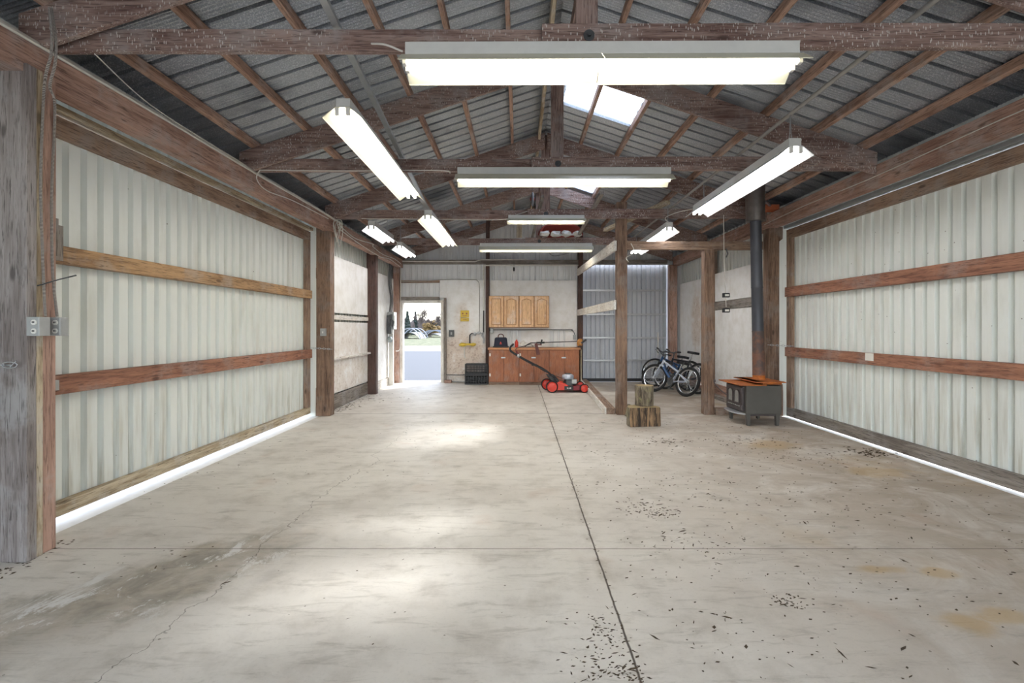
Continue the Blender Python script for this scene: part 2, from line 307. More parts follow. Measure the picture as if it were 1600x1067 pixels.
# ------------------------------------------------------------------ mesh helpers
def tag(o, label=None, cat=None, group=None, kind=None):
    if label: o['label'] = label
    if cat: o['category'] = cat
    if group: o['group'] = group
    if kind: o['kind'] = kind
    return o
def thing(name, loc, label=None, cat=None, group=None, rz=0, kind=None, rot=None):
    o = bpy.data.objects.new(name, None); C.objects.link(o); o.empty_display_size = .1
    o.location = loc; o.rotation_euler = rot if rot else (0, 0, rz)
    return tag(o, label, cat, group, kind)
class MB:
    def __init__(s): s.bm = bmesh.new(); s.mi = 0
    def _f(s, vs):
        try: f = s.bm.faces.new(vs); f.material_index = s.mi; return f
        except ValueError: return None
    def box(s, x0, x1, y0, y1, z0, z1):
        v = [s.bm.verts.new(p) for p in ((x0,y0,z0),(x1,y0,z0),(x1,y1,z0),(x0,y1,z0),(x0,y0,z1),(x1,y0,z1),(x1,y1,z1),(x0,y1,z1))]
        for q in ((0,3,2,1),(4,5,6,7),(0,1,5,4),(1,2,6,5),(2,3,7,6),(3,0,4,7)): s._f([v[i] for i in q])
        return s
    def prism(s, poly, a0, a1, axis='Y'):
        def P(u, w_, a): return {'Y': (u, a, w_), 'X': (a, u, w_), 'Z': (u, w_, a)}[axis]
        A = [s.bm.verts.new(P(u, w_, a0)) for u, w_ in poly]; B = [s.bm.verts.new(P(u, w_, a1)) for u, w_ in poly]
        n = len(poly)
        for i in range(n): s._f([A[i], A[(i+1) % n], B[(i+1) % n], B[i]])
        s._f(A[::-1]); s._f(B); return s
    def beam(s, p, q, wd, hg, up=(0, 0, 1)):
        p, q = Vector(p), Vector(q); d = (q-p).normalized(); u = Vector(up)
        sd_ = d.cross(u).normalized(); u = sd_.cross(d).normalized()
        c = [(-1,-1),(1,-1),(1,1),(-1,1)]
        A = [s.bm.verts.new(p+sd_*a*wd/2+u*b*hg/2) for a, b in c]; B = [s.bm.verts.new(q+sd_*a*wd/2+u*b*hg/2) for a, b in c]
        for i in range(4): s._f([A[i], A[(i+1) % 4], B[(i+1) % 4], B[i]])
        s._f(A[::-1]); s._f(B); return s
    def tube(s, pts, r, n=8, closed=False, cap=True):
        pts = [Vector(p) for p in pts]; rings = []; N = len(pts)
        rr = r if isinstance(r, (list, tuple)) else [r]*N
        prev = None
        for i, p in enumerate(pts):
            if closed: d = pts[(i+1) % N]-pts[i-1]
            else: d = pts[min(i+1, N-1)]-pts[max(i-1, 0)]
            d.normalize()
            if prev is None:
                a = Vector((0, 0, 1)) if abs(d.z) < .9 else Vector((1, 0, 0)); u = d.cross(a).normalized()
            else:
                u = prev-d*prev.dot(d); u = u.normalized() if u.length > 1e-6 else d.orthogonal().normalized()
            prev = u; v_ = d.cross(u)
            rings.append([s.bm.verts.new(p+(u*math.cos(2*PI*k/n)+v_*math.sin(2*PI*k/n))*rr[i]) for k in range(n)])
        for i in range(N if closed else N-1):
            A, B = rings[i], rings[(i+1) % N]
            for k in range(n): f = s._f([A[k], A[(k+1) % n], B[(k+1) % n], B[k]]); 
        if not closed and cap: s._f(rings[0][::-1]); s._f(rings[-1])
        return s
    def lathe(s, prof, c=(0, 0, 0), n=24, axis='Z'):
        c = Vector(c); rings = []
        for r, h in prof:
            ring = []
            for k in range(n):
                a = 2*PI*k/n; u, w_ = math.cos(a)*r, math.sin(a)*r
                ring.append(s.bm.verts.new(c+Vector({'Z': (u, w_, h), 'Y': (u, h, w_), 'X': (h, u, w_)}[axis])))
            rings.append(ring)
        for A, B in zip(rings, rings[1:]):
            for k in range(n): s._f([A[k], A[(k+1) % n], B[(k+1) % n], B[k]])
        s._f(rings[0][::-1]); s._f(rings[-1]); return s
    def blob(s, c, r, seed=0, amp=.2, sub=2):
        g = bmesh.ops.create_icosphere(s.bm, subdivisions=sub, radius=1.0)
        for v in g['verts']:
            k = 1+amp*noise.noise(v.co*1.7+Vector((seed, seed*2.1, 0))); v.co = Vector((v.co.x*r[0]*k, v.co.y*r[1]*k, v.co.z*r[2]*k))+Vector(c)
        for v in g['verts']:
            for f in v.link_faces: f.material_index = s.mi
        return s
    def sheet(s, pts0, pts1):
        A = [s.bm.verts.new(p) for p in pts0]; B = [s.bm.verts.new(p) for p in pts1]
        for i in range(len(A)-1): s._f([A[i], A[i+1], B[i+1], B[i]])
        return s
    def build(s, name, mat, parent=None, label=None, bevel=0, smooth=False, top=None, solid=0):
        bmesh.ops.recalc_face_normals(s.bm, faces=s.bm.faces[:])
        if parent is None and top is not False:
            xs = [v.co.x for v in s.bm.verts]; ys = [v.co.y for v in s.bm.verts]; zs = [v.co.z for v in s.bm.verts]
            o_ = Vector(((min(xs)+max(xs))/2, (min(ys)+max(ys))/2, min(zs)))
            bmesh.ops.translate(s.bm, vec=-o_, verts=s.bm.verts[:])
        else: o_ = Vector((0, 0, 0))
        me = bpy.data.meshes.new(name); s.bm.to_mesh(me); s.bm.free()
        for m in (mat if isinstance(mat, (list, tuple)) else [mat]): me.materials.append(m)
        if smooth:
            for p in me.polygons: p.use_smooth = True
            try: me.set_sharp_from_angle(angle=math.radians(40))
            except Exception: pass
        o = bpy.data.objects.new(name, me); C.objects.link(o); o.location = o_
        if parent: o.parent = parent
        if label: o['label'] = label
        if bevel:
            b = o.modifiers.new('bevel', 'BEVEL'); b.width = bevel; b.segments = 2; b.limit_method = 'ANGLE'
        if solid:
            b = o.modifiers.new('thickness', 'SOLIDIFY'); b.thickness = solid; b.offset = 0
        return o
def one(name, mb, mat, label, cat, group=None, **kw):
    return tag(mb.build(name, mat, **kw), label, cat, group)
def wobble(o, amp=.004, step=.35, axis=None):
    """gives a long board its slight crookedness"""
    me = o.data; bm = bmesh.new(); bm.from_mesh(me)
    for e in [e for e in bm.edges if e.calc_length() > step*1.5]:
        pass
    bmesh.ops.subdivide_edges(bm, edges=[e for e in bm.edges if e.calc_length() > .8], cuts=7, use_grid_fill=True)
    for v in bm.verts:
        p = v.co*1.3+o.location; v.co += Vector((noise.noise(p), noise.noise(p+Vector((9, 0, 0))), noise.noise(p+Vector((0, 9, 0)))))*amp
    bm.to_mesh(me); bm.free(); return o

# ------------------------------------------------------------------ roof geometry numbers
RX = .44
def rz(x): return 4.60-.333*abs(x-RX)
XL, XR = -3.3, 4.22          # planes of the side walls
YB, YF = 12.75, -2.5         # back wall, open front
YT = [3.1, 5.5, 7.9, 10.4]   # truss stations
PER = .153
def ribs(a0, a1, per=PER, off=0.0, depth=.04):
    """trapezoid rib profile: (position, depth) points"""
    out = [(a0, 0)]; k = math.floor(a0/per)
    while True:
        base = k*per+off
        for da, d in ((.090, 0), (.102, depth), (.136, depth), (.150, 0)):
            a = base+da*per/.153
            if a0 < a < a1: out.append((a, d))
        k += 1
        if k*per > a1: break
    out.append((a1, 0)); return out

# ------------------------------------------------------------------ setting: ground, floor
mb = MB(); mb.box(-3.15, 4.16, YF, 12.78, -.15, 0)
tag(mb.build('floor', M['floor'], top=False), kind='structure', label='worn concrete slab floor with joints, a crack and stains')
mb = MB(); mb.box(-14, 20, 12.79, 30, -.2, -.02)
tag(mb.build('ground', M['asphalt'], top=False), kind='structure', label='grey asphalt yard seen through the open doorway')
mb = MB(); mb.box(-60, 60, 30, 38.5, -.2, -.01)
tag(mb.build('gravel_strip', M['gravel'], top=False), kind='structure', label='pale gravel strip beyond the asphalt')
mb = MB(); mb.box(-150, 120, 38.5, 300, -.2, 0)
tag(mb.build('field', M['grass'], top=False), kind='structure', label='rough grass field beyond the yard')
mb = MB(); mb.box(-14, -3.16, -12, 12.78, -.2, -.01)
tag(mb.build('apron_left', M['apron'], top=False), kind='structure', label='pale ground outside along the left wall')
mb = MB(); mb.box(4.17, 20, -12, 12.78, -.2, -.012)
tag(mb.build('apron_right', M['apron'], top=False), kind='structure', label='pale ground outside along the right wall')
mb = MB(); mb.box(-3.15, 4.16, -30, YF-.01, -.2, -.02)
tag(mb.build('driveway', M['gravel'], top=False), kind='structure', label='ground outside the open front of the shed')

# ------------------------------------------------------------------ setting: roof
def slope(mb, side, y0, y1, s0, s1, z_off=0):
    pts = []; y = y0
    step = .006
    n = int((y1-y0)/step)
    A, B = [], []
    for i in range(n+1):
        y = y0+(y1-y0)*i/n; ph = (y/.215) % 1
        d = .007*math.sin(2*PI*y/.0358)
        if ph < .10: d = .03
        elif ph < .14: d = -.012
        d += z_off
        xa, xb = RX+side*s0, RX+side*s1
        A.append((xa, y, rz(xa)+d)); B.append((xb, y, rz(xb)+d))
    mb.sheet(A, B)
mb = MB()
slope(mb, -1, YF, 12.95, 0, 3.98)
SK = [(5.62, 6.88), (9.15, 10.35)]
s0, s1 = .02, 1.12
cuts = [YF]+[v for p in SK for v in p]+[12.95]
for i in range(0, len(cuts), 2): slope(mb, 1, cuts[i], cuts[i+1], 0, 4.02)
for a, b in SK: slope(mb, 1, a, b, s1, 4.02)
tag(mb.build('ceiling', M['roof'], top=False), kind='structure', label='dark galvanised corrugated sheet roof seen from below')
for i, (a, b) in enumerate(SK):
    mb = MB(); slope(mb, 1, a-.03, b+.03, 0, s1+.03, .012)
    tag(mb.build('window_%d' % (i+1), M['skylight'], top=False), kind='structure', label='translucent skylight sheet in the right roof slope, %s of two' % ('nearer', 'farther')[i])
mb = MB(); mb.prism([(RX-.2, rz(RX-.2)+.04), (RX, 4.66), (RX+.2, rz(RX+.2)+.04), (RX+.2, rz(RX+.2)+.045), (RX, 4.675), (RX-.2, rz(RX-.2)+.045)], YF, 12.95)
tag(mb.build('trim_1', M['galvstrip'], top=False), kind='structure', label='ridge cap along the roof peak')

# ------------------------------------------------------------------ setting: walls
def side_siding(mb, x, y0, y1, z0, z1, out, off=0.0):
    pr = ribs(y0, y1, off=off)
    mb.sheet([(x+out*d, a, z0) for a, d in pr], [(x+out*d, a, z1) for a, d in pr])
def back_siding(mb, y, x0, x1, z0, z1=None, off=0.0, per=PER, depth=.02):
    pr = ribs(x0, x1, per, off, depth)
    if x0 < RX < x1: pr = sorted(pr+[(RX, 0)])
    mb.sheet([(a, y+d, z0) for a, d in pr], [(a, y+d, z1 if z1 else rz(a)) for a, d in pr])
mb = MB()
side_siding(mb, XL, YF, 3.06, 0, 3.36, -1); side_siding(mb, XL+.02, 7.84, 12.78, 0.02, 3.37, -1)
side_siding(mb, -3.44, 2.9, 8.0, 2.88, 3.33, -1)
mb.box(-3.3, -3.272, 2.9, 7.95, 3.05, 3.36); mb.box(-3.46, -3.28, 2.95, 3.05, 2.8, 3.32); mb.box(-3.46, -3.28, 7.85, 7.9, 2.8, 3.32)  # plain boards added behind the header to block sky light at the eave
tag(mb.build('wall_left', M['cream'], top=False), kind='structure', label='cream ribbed steel siding of the left wall')
mb = MB()
side_siding(mb, XR, YF, 2.7, 0, 3.35, 1); side_siding(mb, XR-.02, 7.84, 12.78, 0.02, 3.355, 1)
side_siding(mb, 4.37, 2.5, 8.0, 2.88, 3.31, 1)
mb.box(4.202, 4.23, 2.5, 7.95, 3.05, 3.345); mb.box(4.2, 4.39, 2.55, 2.65, 2.8, 3.3); mb.box(4.2, 4.39, 7.85, 7.9, 2.8, 3.3)  # same added boards on the right, keeping outside light from the eave
tag(mb.build('wall_right', M['cream'], top=False), kind='structure', label='cream ribbed steel siding of the right wall')
mb = MB()
back_siding(mb, YB, XL, -2.98, 0); back_siding(mb, YB, -2.98, -1.94, 2.09); back_siding(mb, YB, -1.94, 1.56, 0); back_siding(mb, YB, 1.56, 4.3, 3.02)
back_siding(mb, YB, 3.86, 4.3, 0, 3.02)
tag(mb.build('wall_back', M['greysheet'], top=False), kind='structure', label='ribbed steel siding of the back gable wall')
mb = MB(); back_siding(mb, YF, XL, 4.3, 3.05)
tag(mb.build('wall_front', M['greysheet'], top=False), kind='structure', label='ribbed steel gable over the open front')

# side sliding doors
def sliding_door(name, label, x, out, y0, y1, z0, zr, zt, girts, off):
    d = thing(name, (x, (y0+y1)/2, z0), label, kind='structure')
    L = lambda m: bmesh.ops.translate(m.bm, vec=-Vector((x, (y0+y1)/2, z0)), verts=m.bm.verts[:])
    i = -out   # towards the room
    m = MB(); side_siding(m, x+out*.045, y0, y1, z0+.02, zt, out, off); L(m); m.build('siding_panel', M['cream'], d)
    def b(nm, ya, yb, za, zb, th, mat):
        m = MB(); xs = sorted((x+out*.04, x+i*th)); m.box(xs[0], xs[1], ya, yb, za, zb); L(m); o = m.build(nm, mat, d, bevel=.004); return o
    b('bottom_rail', y0, y1, z0, zr, .02, W['paleY'] if out < 0 else W['greyY'])
    b('top_rail', y0, y1, zt-.02, zt+.12, .02, W['brownY'])
    b('track', y0-.1, y1+.1, zt+.14, zt+.19, .05, W['paleY'] if out < 0 else M['galvstrip'])
    b('stile', y1-.13, y1, zr, zt, .019, W['brownZ']); b('stile', y0, y0+.09, zr, zt, .019, W['brownZ'])
    for za, zb, mt in girts: b('girt', y0, y1, za, zb, .045, mt)
    return d
tan = wood('tan_wood', srgb(188, 152, 112), srgb(134, 100, 68), 'Y')
redg = wood('red_brown_girt', srgb(172, 122, 98), srgb(116, 76, 60), 'Y')
dl = sliding_door('door_1', 'large cream steel sliding door on the left wall', XL, -1, 3.08, 7.78, .05, .15, 2.79, [(1.86, 1.985, tan), (.925, 1.06, redg)], 0)
dr = sliding_door('door_2', 'large cream steel sliding door on the right wall', XR+.03, 1, 2.6, 7.78, .012, .15, 2.82, [(1.885, 2.035, redg), (.955, 1.095, redg)], .04)
# metal bracket on the left door, paper scrap on the right door
m = MB(); m.box(-.0, .05, -.04, .02, -.035, .035); m.box(0.03, .05, -.3, -.04, -.012, .012); o = m.build('door_bracket', M['greybox'], dl); o.location = (.045, 3.42-5.43, .985-.035)
m = MB(); m.box(-.003, 0, -.07, .07, -.045, .045); o = m.build('paper_scrap', M['white'], dr, label='white paper scrap'); o.location = (-.0475, 5.9-5.19, 1.05-.012)
m = MB(); m.box(-.022, .022, -.04, .04, -.13, .13); m.box(-.04, -.0, .03, .1, -.16, .09)
o = m.build('wood_block', W['greyZ'], dl); o.location = (.05, 3.42-5.43, 2.02-.035)

# white jamb strips beside the middle posts
mb = MB(); mb.box(-3.36, -3.2, 7.80, 7.84, 0, 3.3); tag(mb.build('trim_2', M['cream'], top=False), kind='structure')
mb = MB(); mb.box(4.13, 4.3, 7.80, 7.84, 0, 3.28); tag(mb.build('trim_3', M['cream'], top=False), kind='structure')

# back galvanised sliding door
d4 = thing('door_4', (2.75, 12.86, .03), 'grey galvanised ribbed sliding door in the back wall', kind='structure')
m = MB(); back_siding(m, .02, -1.35, 1.3, 0, 3.1, per=.12, depth=.035); m.build('siding_panel', M['galv'], d4)
for z in (.52, 1.11, 1.72, 2.34):
    m = MB(); m.box(-1.3, 1.1, -.05, .018, z-.022, z+.022); m.build('cross_rail', M['alu'], d4)
m = MB(); m.box(1.02, 1.1, -.03, .02, 0, 3.0); m.build('edge_strip', M['galvstrip'], d4)
m = MB(); m.box(-1.3, 1.25, -.03, .02, -.03, .05); m.build('bottom_seal', M['black'], d4)
m = MB(); m.box(.86, .885, -.09, -.05, .65, 1.25); m.build('bent_strip', M['white'], d4)

# open doorway
d3 = thing('door_3', (-2.47, 12.66, 0), 'open doorway in the back wall with white painted frame', kind='structure')
def fr(nm, a, mt=W['whiteZ']):
    m = MB(); m.box(*a); return m.build(nm, mt, d3, bevel=.003)
fr('jamb', (-.56, -.485, -.07, .12, 0, 2.1)); fr('jamb', (.485, .56, -.07, .12, 0, 2.1)); fr('head', (-.485, .485, -.07, .12, 2.03, 2.1), W['whiteX'])
fr('casing', (.565, .62, -.09, .1, 0, 2.16), W['greyZ']); fr('lintel', (-.56, .44, -.06, .08, 2.105, 2.19), W['greyX'])
m = MB(); m.box(-.485, .485, -.04, .3, -.03, .015); m.build('threshold', M['apron'], d3)

# ------------------------------------------------------------------ posts
W['postZ'] = wood('post_wood', srgb(144, 116, 96), srgb(86, 64, 50), 'Z')
W['brownZ'] = W['postZ']
W['darkZ'] = wood('dark_post_wood', srgb(98, 72, 64), srgb(60, 42, 38), 'Z')
def post(x0, x1, y0, y1, z0, z1, mat, label, cut=0):
    m = MB(); m.box(x0, x1, y0, y1, z0, z1); o = one('support_post', m, mat, label, 'post', bevel=.006)
    return wobble(o, .005)
darkgrey = wood('old_grey_post', srgb(158, 150, 148), srgb(112, 102, 98), 'Z')
pr_ = thing('support_post', (-3.03, 3.02, 0), 'thick grey weathered post with outlets at the near left edge', 'post')
m = MB(); m.box(-.19, .10, -.085, -.02, 0, 2.98); wobble(m.build('outer_plank', darkgrey, pr_, bevel=.006), .003)
m = MB(); m.box(-.19, .094, -.02, .025, 0, 2.98); m.build('edge_board', W['paleZ'], pr_, label='pale raw edge board', bevel=.004)
m = MB(); m.box(-.19, .085, .025, .12, 0, 2.98); wobble(m.build('inner_plank', W['redZ'], pr_, bevel=.006), .003)
post(-3.21, -2.98, 7.80, 7.98, 0, 3.0, W['brownZ'], 'brown post at the far end of the left sliding door')
post(-3.19, -2.99, 10.35, 10.5, 0, 3.0, W['darkZ'], 'dark brown post between the white panels of the left wall')
post(-3.19, -3.03, 12.5, 12.68, 0, 3.1, W['redZ'], 'reddish corner post left of the open doorway')
post(3.96, 4.19, 7.80, 7.98, 0, 3.0, W['brownZ'], 'brown post behind the stovepipe')
post(3.83, 4.03, 12.5, 12.66, 0, 3.0, W['redZ'], 'reddish corner post right of the galvanised door')
post(1.58, 1.745, 7.90, 8.05, 0, 3.42, W['brownZ'], 'free standing brown post beside the logs, rising above the truss')
post(2.99, 3.155, 7.92, 8.07, 0, 2.66, W['brownZ'], 'free standing brown post left of the wood stove')
post(-.83, -.74, 12.56, 12.7, 0, rz(-.8)-.05, W['darkZ'], 'dark wall post left of the oak cabinets')
post(1.52, 1.64, 12.5, 12.7, 0, rz(1.5)-.05, W['darkZ'], 'dark wall post between cabinets and galvanised door')
post(4.02, 4.16, 10.3, 10.42, 0, 3.0, W['brownZ'], 'right wall post hidden behind the bicycles')

# header beams along the side walls
def board(name, a, mat, label, cat, group=None, wob=.004, bevel=.004):
    m = MB(); m.box(*a); o = one(name, m, mat, label, cat, group, bevel=bevel); return wobble(o, wob) if wob else o
board('header_beam', (-3.1, -2.95, YF, 12.6, 2.93, 3.13), W['redY'], 'long red-brown beam along the top of the left wall', 'beam')
board('header_beam', (3.95, 4.1, YF, 12.6, 2.98, 3.2), W['redY'], 'long red-brown beam along the top of the right wall', 'beam')
board('top_plate', (-3.27, -3.11, YF, 12.6, 3.04, 3.17), W['trussY'], 'upper plate behind the left header beam', 'beam')
board('top_plate', (4.11, 4.2, YF, 12.6, 3.04, 3.17), W['trussY'], 'upper plate behind the right header beam', 'beam')
board('wall_girt', (-3.0, 3.8, 12.55, 12.7, 3.03, 3.13), W['greyX'], 'grey beam across the back wall above the cabinets', 'beam')
board('wall_girt', (-3.02, -2.02, 12.64, 12.73, 2.56, 2.62), W['brownX'], 'thin brown rail above the open doorway', 'beam')
# partition frame at the right
board('partition_beam', (1.75, 3.94, 7.93, 8.03, 2.66, 2.79), W['brownX'], 'brown beam joining the two free standing posts', 'beam')
m = MB(); m.beam((1.545, 7.86, 2.71), (1.50, 12.5, 2.80), .045, .16)
wobble(one('partition_rail', m, W['whiteY'], 'upper white-painted board running from the tall post to the back wall', 'board', bevel=.004))
m = MB(); m.beam((1.545, 7.88, 1.765), (1.50, 12.48, 1.78), .045, .15)
wobble(one('partition_rail', m, W['whiteY'], 'lower white-painted board running from the tall post to the back wall', 'board', bevel=.004))
sb = thing('sill_beam', (1.57, 10.2, 0), 'low wooden sill on the floor from the tall post to the back wall', 'beam', rz=-.036)
m = MB(); m.box(-.065, .075, -2.22, 2.28, .0, .1); wobble(m.build('timber', W['brownY'], sb, bevel=.004), .004)
m = MB(); m.box(-.095, -.068, -2.24, 2.28, .0, .11); m.build('side_board', W['whiteY'], sb, label='white-painted side board', bevel=.003)
board('sill_beam', (3.165, 3.96, 7.9, 8.02, 0, .11), W['brownX'], 'short wooden sill from the right free standing post to the wall', 'beam')
board('sill_beam', (3.86, 3.98, 8.1, 12.4, 0, .07), W['greyY'], 'grey board on the floor along the right wall', 'board')

# ------------------------------------------------------------------ trusses
TL = ['nearest roof truss, crossing the top of the picture', 'second roof truss, behind the first crosswise light', 'third roof truss, above the tall free standing post', 'fourth roof truss, carrying the red plastic shell', ]
for i, y in enumerate(YT):
    t_ = thing('roof_truss', (RX, y, 3.15), TL[i], 'truss', 'wooden roof trusses')
    zc = .0
    hx = 3.5
    m = MB(); m.box(-hx, -.26, .02, .06, zc, zc+.14); wobble(m.build('bottom_chord', W['trussX'], t_, bevel=.003), .008)
    m = MB(); m.box(-.29, hx-.05, -.03, .018, zc+.0, zc+.15); wobble(m.build('bottom_chord', W['trussX'], t_, bevel=.003), .008)
    for sd_ in (-1, 1):
        x0 = 3.52; rt = lambda x: rz(RX+x)-.092-3.15
        m = MB(); m.prism([(sd_*x0, rt(x0)-.25), (sd_*.02, rt(.02)-.25), (sd_*.02, rt(.02)), (sd_*x0, rt(x0))], -.02-.05*(sd_ > 0)*0, .018, 'Y')
        bmesh.ops.translate(m.bm, vec=(0, -.045 if sd_ < 0 else -.045, 0), verts=m.bm.verts[:])
        m.build('rafter', W['trussX'], t_, bevel=.003)
    m = MB(); m.box(-.07, .07, .062, .1, .0, 1.36); m.build('king_post', W['trussZ'], t_, bevel=.003)
    m = MB(); m.lathe([(.035, -.036), (.035, -.031)], n=20, axis='Y'); m.lathe([(.014, -.055), (.014, -.036)], n=6, axis='Y')
    o = m.build('bolt', M['darkgrey'], t_, smooth=False); o.location = (.0, 0, .07)
# gable rafters on the back wall
for sd_ in (-1, 1):
    m = MB(); m.prism([(RX+sd_*3.5, rz(RX+3.5)-.34), (RX+sd_*.02, rz(RX)-.34), (RX+sd_*.02, rz(RX)-.1), (RX+sd_*3.5, rz(RX+3.5)-.1)], 12.58, 12.62)
    one('gable_rafter', m, W['trussX'], '%s sloping rafter against the back gable wall' % ('left' if sd_ < 0 else 'right'), 'beam', bevel=.003)

# purlins
def purlin(x, label, y0=YF+.1, y1=12.7):
    m = MB(); a, b = x-.021, x+.021
    m.prism([(a, rz(a)-.098), (b, rz(b)-.098), (b, rz(b)-.018), (a, rz(a)-.018)], y0, y1)
    wobble(one('purlin', m, W['purlin'], label, 'purlin', 'roof purlins', bevel=.003), .012)
ordn = ['first', 'second', 'third', 'fourth', 'fifth', 'sixth', 'seventh']
for k, x in enumerate((-.1, -.66, -1.2, -1.76, -2.35, -2.92)): purlin(x, 'roof purlin on the left slope, %s down from the ridge' % ordn[k])
for k, x in enumerate((1.0, 1.58, 2.14, 2.74, 3.3, 3.82)): purlin(x, 'roof purlin on the right slope, %s down from the ridge' % ordn[k])
for k, x in enumerate((.33, .55)):
    m = MB(); m.box(x-.02, x+.02, YF+.1, 12.7, rz(x)-.17, rz(x)-.02)
    wobble(one('ridge_board', m, W['paleY'] if k == 0 else W['trussY'], ('pale board just left of the roof ridge', 'dark board just right of the roof ridge')[k], 'purlin', bevel=.003), .008)

# ------------------------------------------------------------------ fluorescent fixtures
def fixture(loc, along, L, label, group, warm=True, chains=0, ctop=.385, tilt=0, rows=2, rise=0, segs=1):
    f = thing('fluorescent_light', loc, label, 'ceiling light', group, rz=(PI/2 if along == 'Y' else 0)+tilt)
    f.rotation_euler[1] = rise
    h = L/2
    m = MB(); m.box(-h, h, -.055, .055, .055, .13); m.build('housing', M['fixture'], f, bevel=.004)
    t_ = .0025
    for s in range(segs):
        a, b = -h-.02+s*(L+.04)/segs+(.002 if s else 0), -h-.02+(s+1)*(L+.04)/segs-(.002 if s < segs-1 else 0)
        m = MB(); m.prism([(-.155, -.028), (-.15, -.022), (-.055, .054), (.055, .054), (.15, -.022), (.155, -.028), (.152, -.032), (.147, -.026), (.053, .05), (-.053, .05), (-.147, -.026), (-.152, -.032)], a, b, 'X')
        m.build('reflector', M['reflector'] if warm else M['reflectorw'], f)
    for s in ((-1, 1) if rows == 2 else (0,)):
        m = MB(); m.lathe([(.012, -h+.01), (.019, -h+.012), (.019, h-.012), (.012, h-.01)], c=(0, s*.042, .018), n=10, axis='X')
        o = m.build('tube', M['tube'] if warm else M['tubew'], f, smooth=True)
        for e in (-1, 1):
            m = MB(); m.box(-.012, .012, -.017, .017, -.006, .05); o = m.build('tube_socket', M['white'], f, bevel=.003); o.location = (e*(h+.004), s*.042, 0)
    for c in range(chains):
        xx = (-h+.08, h-.25)[c]
        m = MB()
        for e in (-1, 1): m.tube([(xx+e*.03, 0, .13), (xx+e*.012, 0, .2), (xx, 0, ctop)], .0035, 6)
        m.build('hanging_wire', M['galvstrip'], f)
    return f
CW, LW = 'crosswise fluorescent lights under the trusses', 'lengthwise fluorescent lights'
fixture((.5, 3.0, 2.985), 'X', 2.36, 'long crosswise fluorescent light nearest the camera', CW, tilt=-.006, segs=2)
fixture((.5, 5.42, 3.02), 'X', 2.33, 'long crosswise fluorescent light under the second truss', CW)
fixture((.44, 7.8, 3.085), 'X', 1.2, 'short crosswise fluorescent light under the third truss', CW).scale = (1, .8, .7)
fixture((.37, 10.35, 3.04), 'X', 2.35, 'farthest crosswise fluorescent light, under the fourth truss', CW)
fixture((-1.36, 5.05, 3.05), 'Y', 2.46, 'nearest lengthwise light on the left, largest of the left row', LW, rise=0)
fixture((-1.32, 8.4, 2.99), 'Y', 2.4, 'second lengthwise light on the left, behind the largest one', LW)
fixture((-2.37, 8.55, 2.99), 'Y', 1.22, 'small lengthwise light close to the left wall, nearer of the pair', LW, warm=False, chains=2, ctop=.585)
fixture((-2.35, 10.35, 2.97), 'Y', 1.22, 'small lengthwise light close to the left wall, farther of the pair', LW, warm=False, chains=2, ctop=.605)
fixture((2.45, 5.56, 2.95), 'Y', 2.4, 'white lengthwise light hung from the pipe on the right, nearer one', LW, warm=False, chains=2)
fixture((2.36, 8.9, 2.92), 'Y', 2.4, 'white lengthwise light on the right passing behind the partition beam', LW, warm=False, chains=2, ctop=.41)

# conduits, pipes and wires
def wire(name, pts, r, mat, label, cat='wire', n=6, parent=None):
    m = MB(); m.tube(pts, r, n)
    if parent: return m.build(name, mat, parent, smooth=True)
    return one(name, m, mat, label, cat, smooth=True)
def smooth_path(pts, k=6):
    pts = [Vector(p) for p in pts]; out = []
    for i in range(len(pts)-1):
        p0, p1, p2, p3 = pts[max(i-1, 0)], pts[i], pts[i+1], pts[min(i+2, len(pts)-1)]
        for j in range(k):
            t = j/k; out.append(.5*((2*p1)+(p2-p0)*t+(2*p0-5*p1+4*p2-p3)*t*t+(-p0+3*p1-3*p2+p3)*t**3))
    out.append(pts[-1]); return out
m = MB(); m.beam((-1.02, 1.0, 3.325), (-1.48, 8.15, 3.325), .045, .03)
one('metal_track', m, M['galvstrip'], 'galvanised track lying lengthwise over the trusses at left', 'metal strip')
m = MB(); m.beam((-1.47, 7.4, 3.345), (-1.52, 10.6, 3.345), .06, .025)
one('metal_track', m, M['galvstrip'], 'second galvanised strip lying over the two far trusses at left', 'metal strip')
wire('support_pipe', [(2.46, .8, 3.335), (2.46, 10.6, 3.325)], .018, M['conduit'], 'grey steel pipe lying lengthwise over the trusses at right', 'pipe', 10)
# cables along the left header
wire('cable', smooth_path([(-2.96, -1, 3.145), (-2.955, 1.5, 3.15), (-2.96, 3, 3.145), (-2.955, 5, 3.15), (-2.94, 5.6, 3.13), (-2.945, 7, 3.145), (-2.93, 7.9, 3.12)]), .016, M['wire'], 'thick pale cable along the top of the left beam', 'cable')
wire('cable', smooth_path([(-2.935, -1, 3.125), (-2.93, 2.0, 3.12), (-2.935, 4, 3.13), (-2.93, 5.5, 3.12), (-2.925, 7.7, 3.13)]), .010, M['wire'], 'thin pale cable just below the top of the left beam', 'cable')
wire('cable', smooth_path([(-2.7, 3.14, 3.145), (-2.84, 3.8, 3.12), (-2.92, 4.7, 3.145), (-2.93, 5.3, 3.145)]), .004, M['wire'], 'loose thin cable swinging out from the left beam', 'cable')
wire('cable', smooth_path([(-2.85, 5.44, 3.145), (-2.9, 5.46, 3.05), (-2.935, 5.75, 3.0), (-2.93, 6.4, 3.05), (-2.93, 7.6, 3.08)]), .006, M['wire'], 'cable looping at the heel of the second truss', 'cable')
wire('cable', smooth_path([(-2.85, 5.44, 3.14), (-2, 5.45, 3.135), (-.9, 5.45, 3.14), (-.75, 5.42, 3.1)]), .006, M['wire'], 'cable under the second truss chord to its light', 'cable')
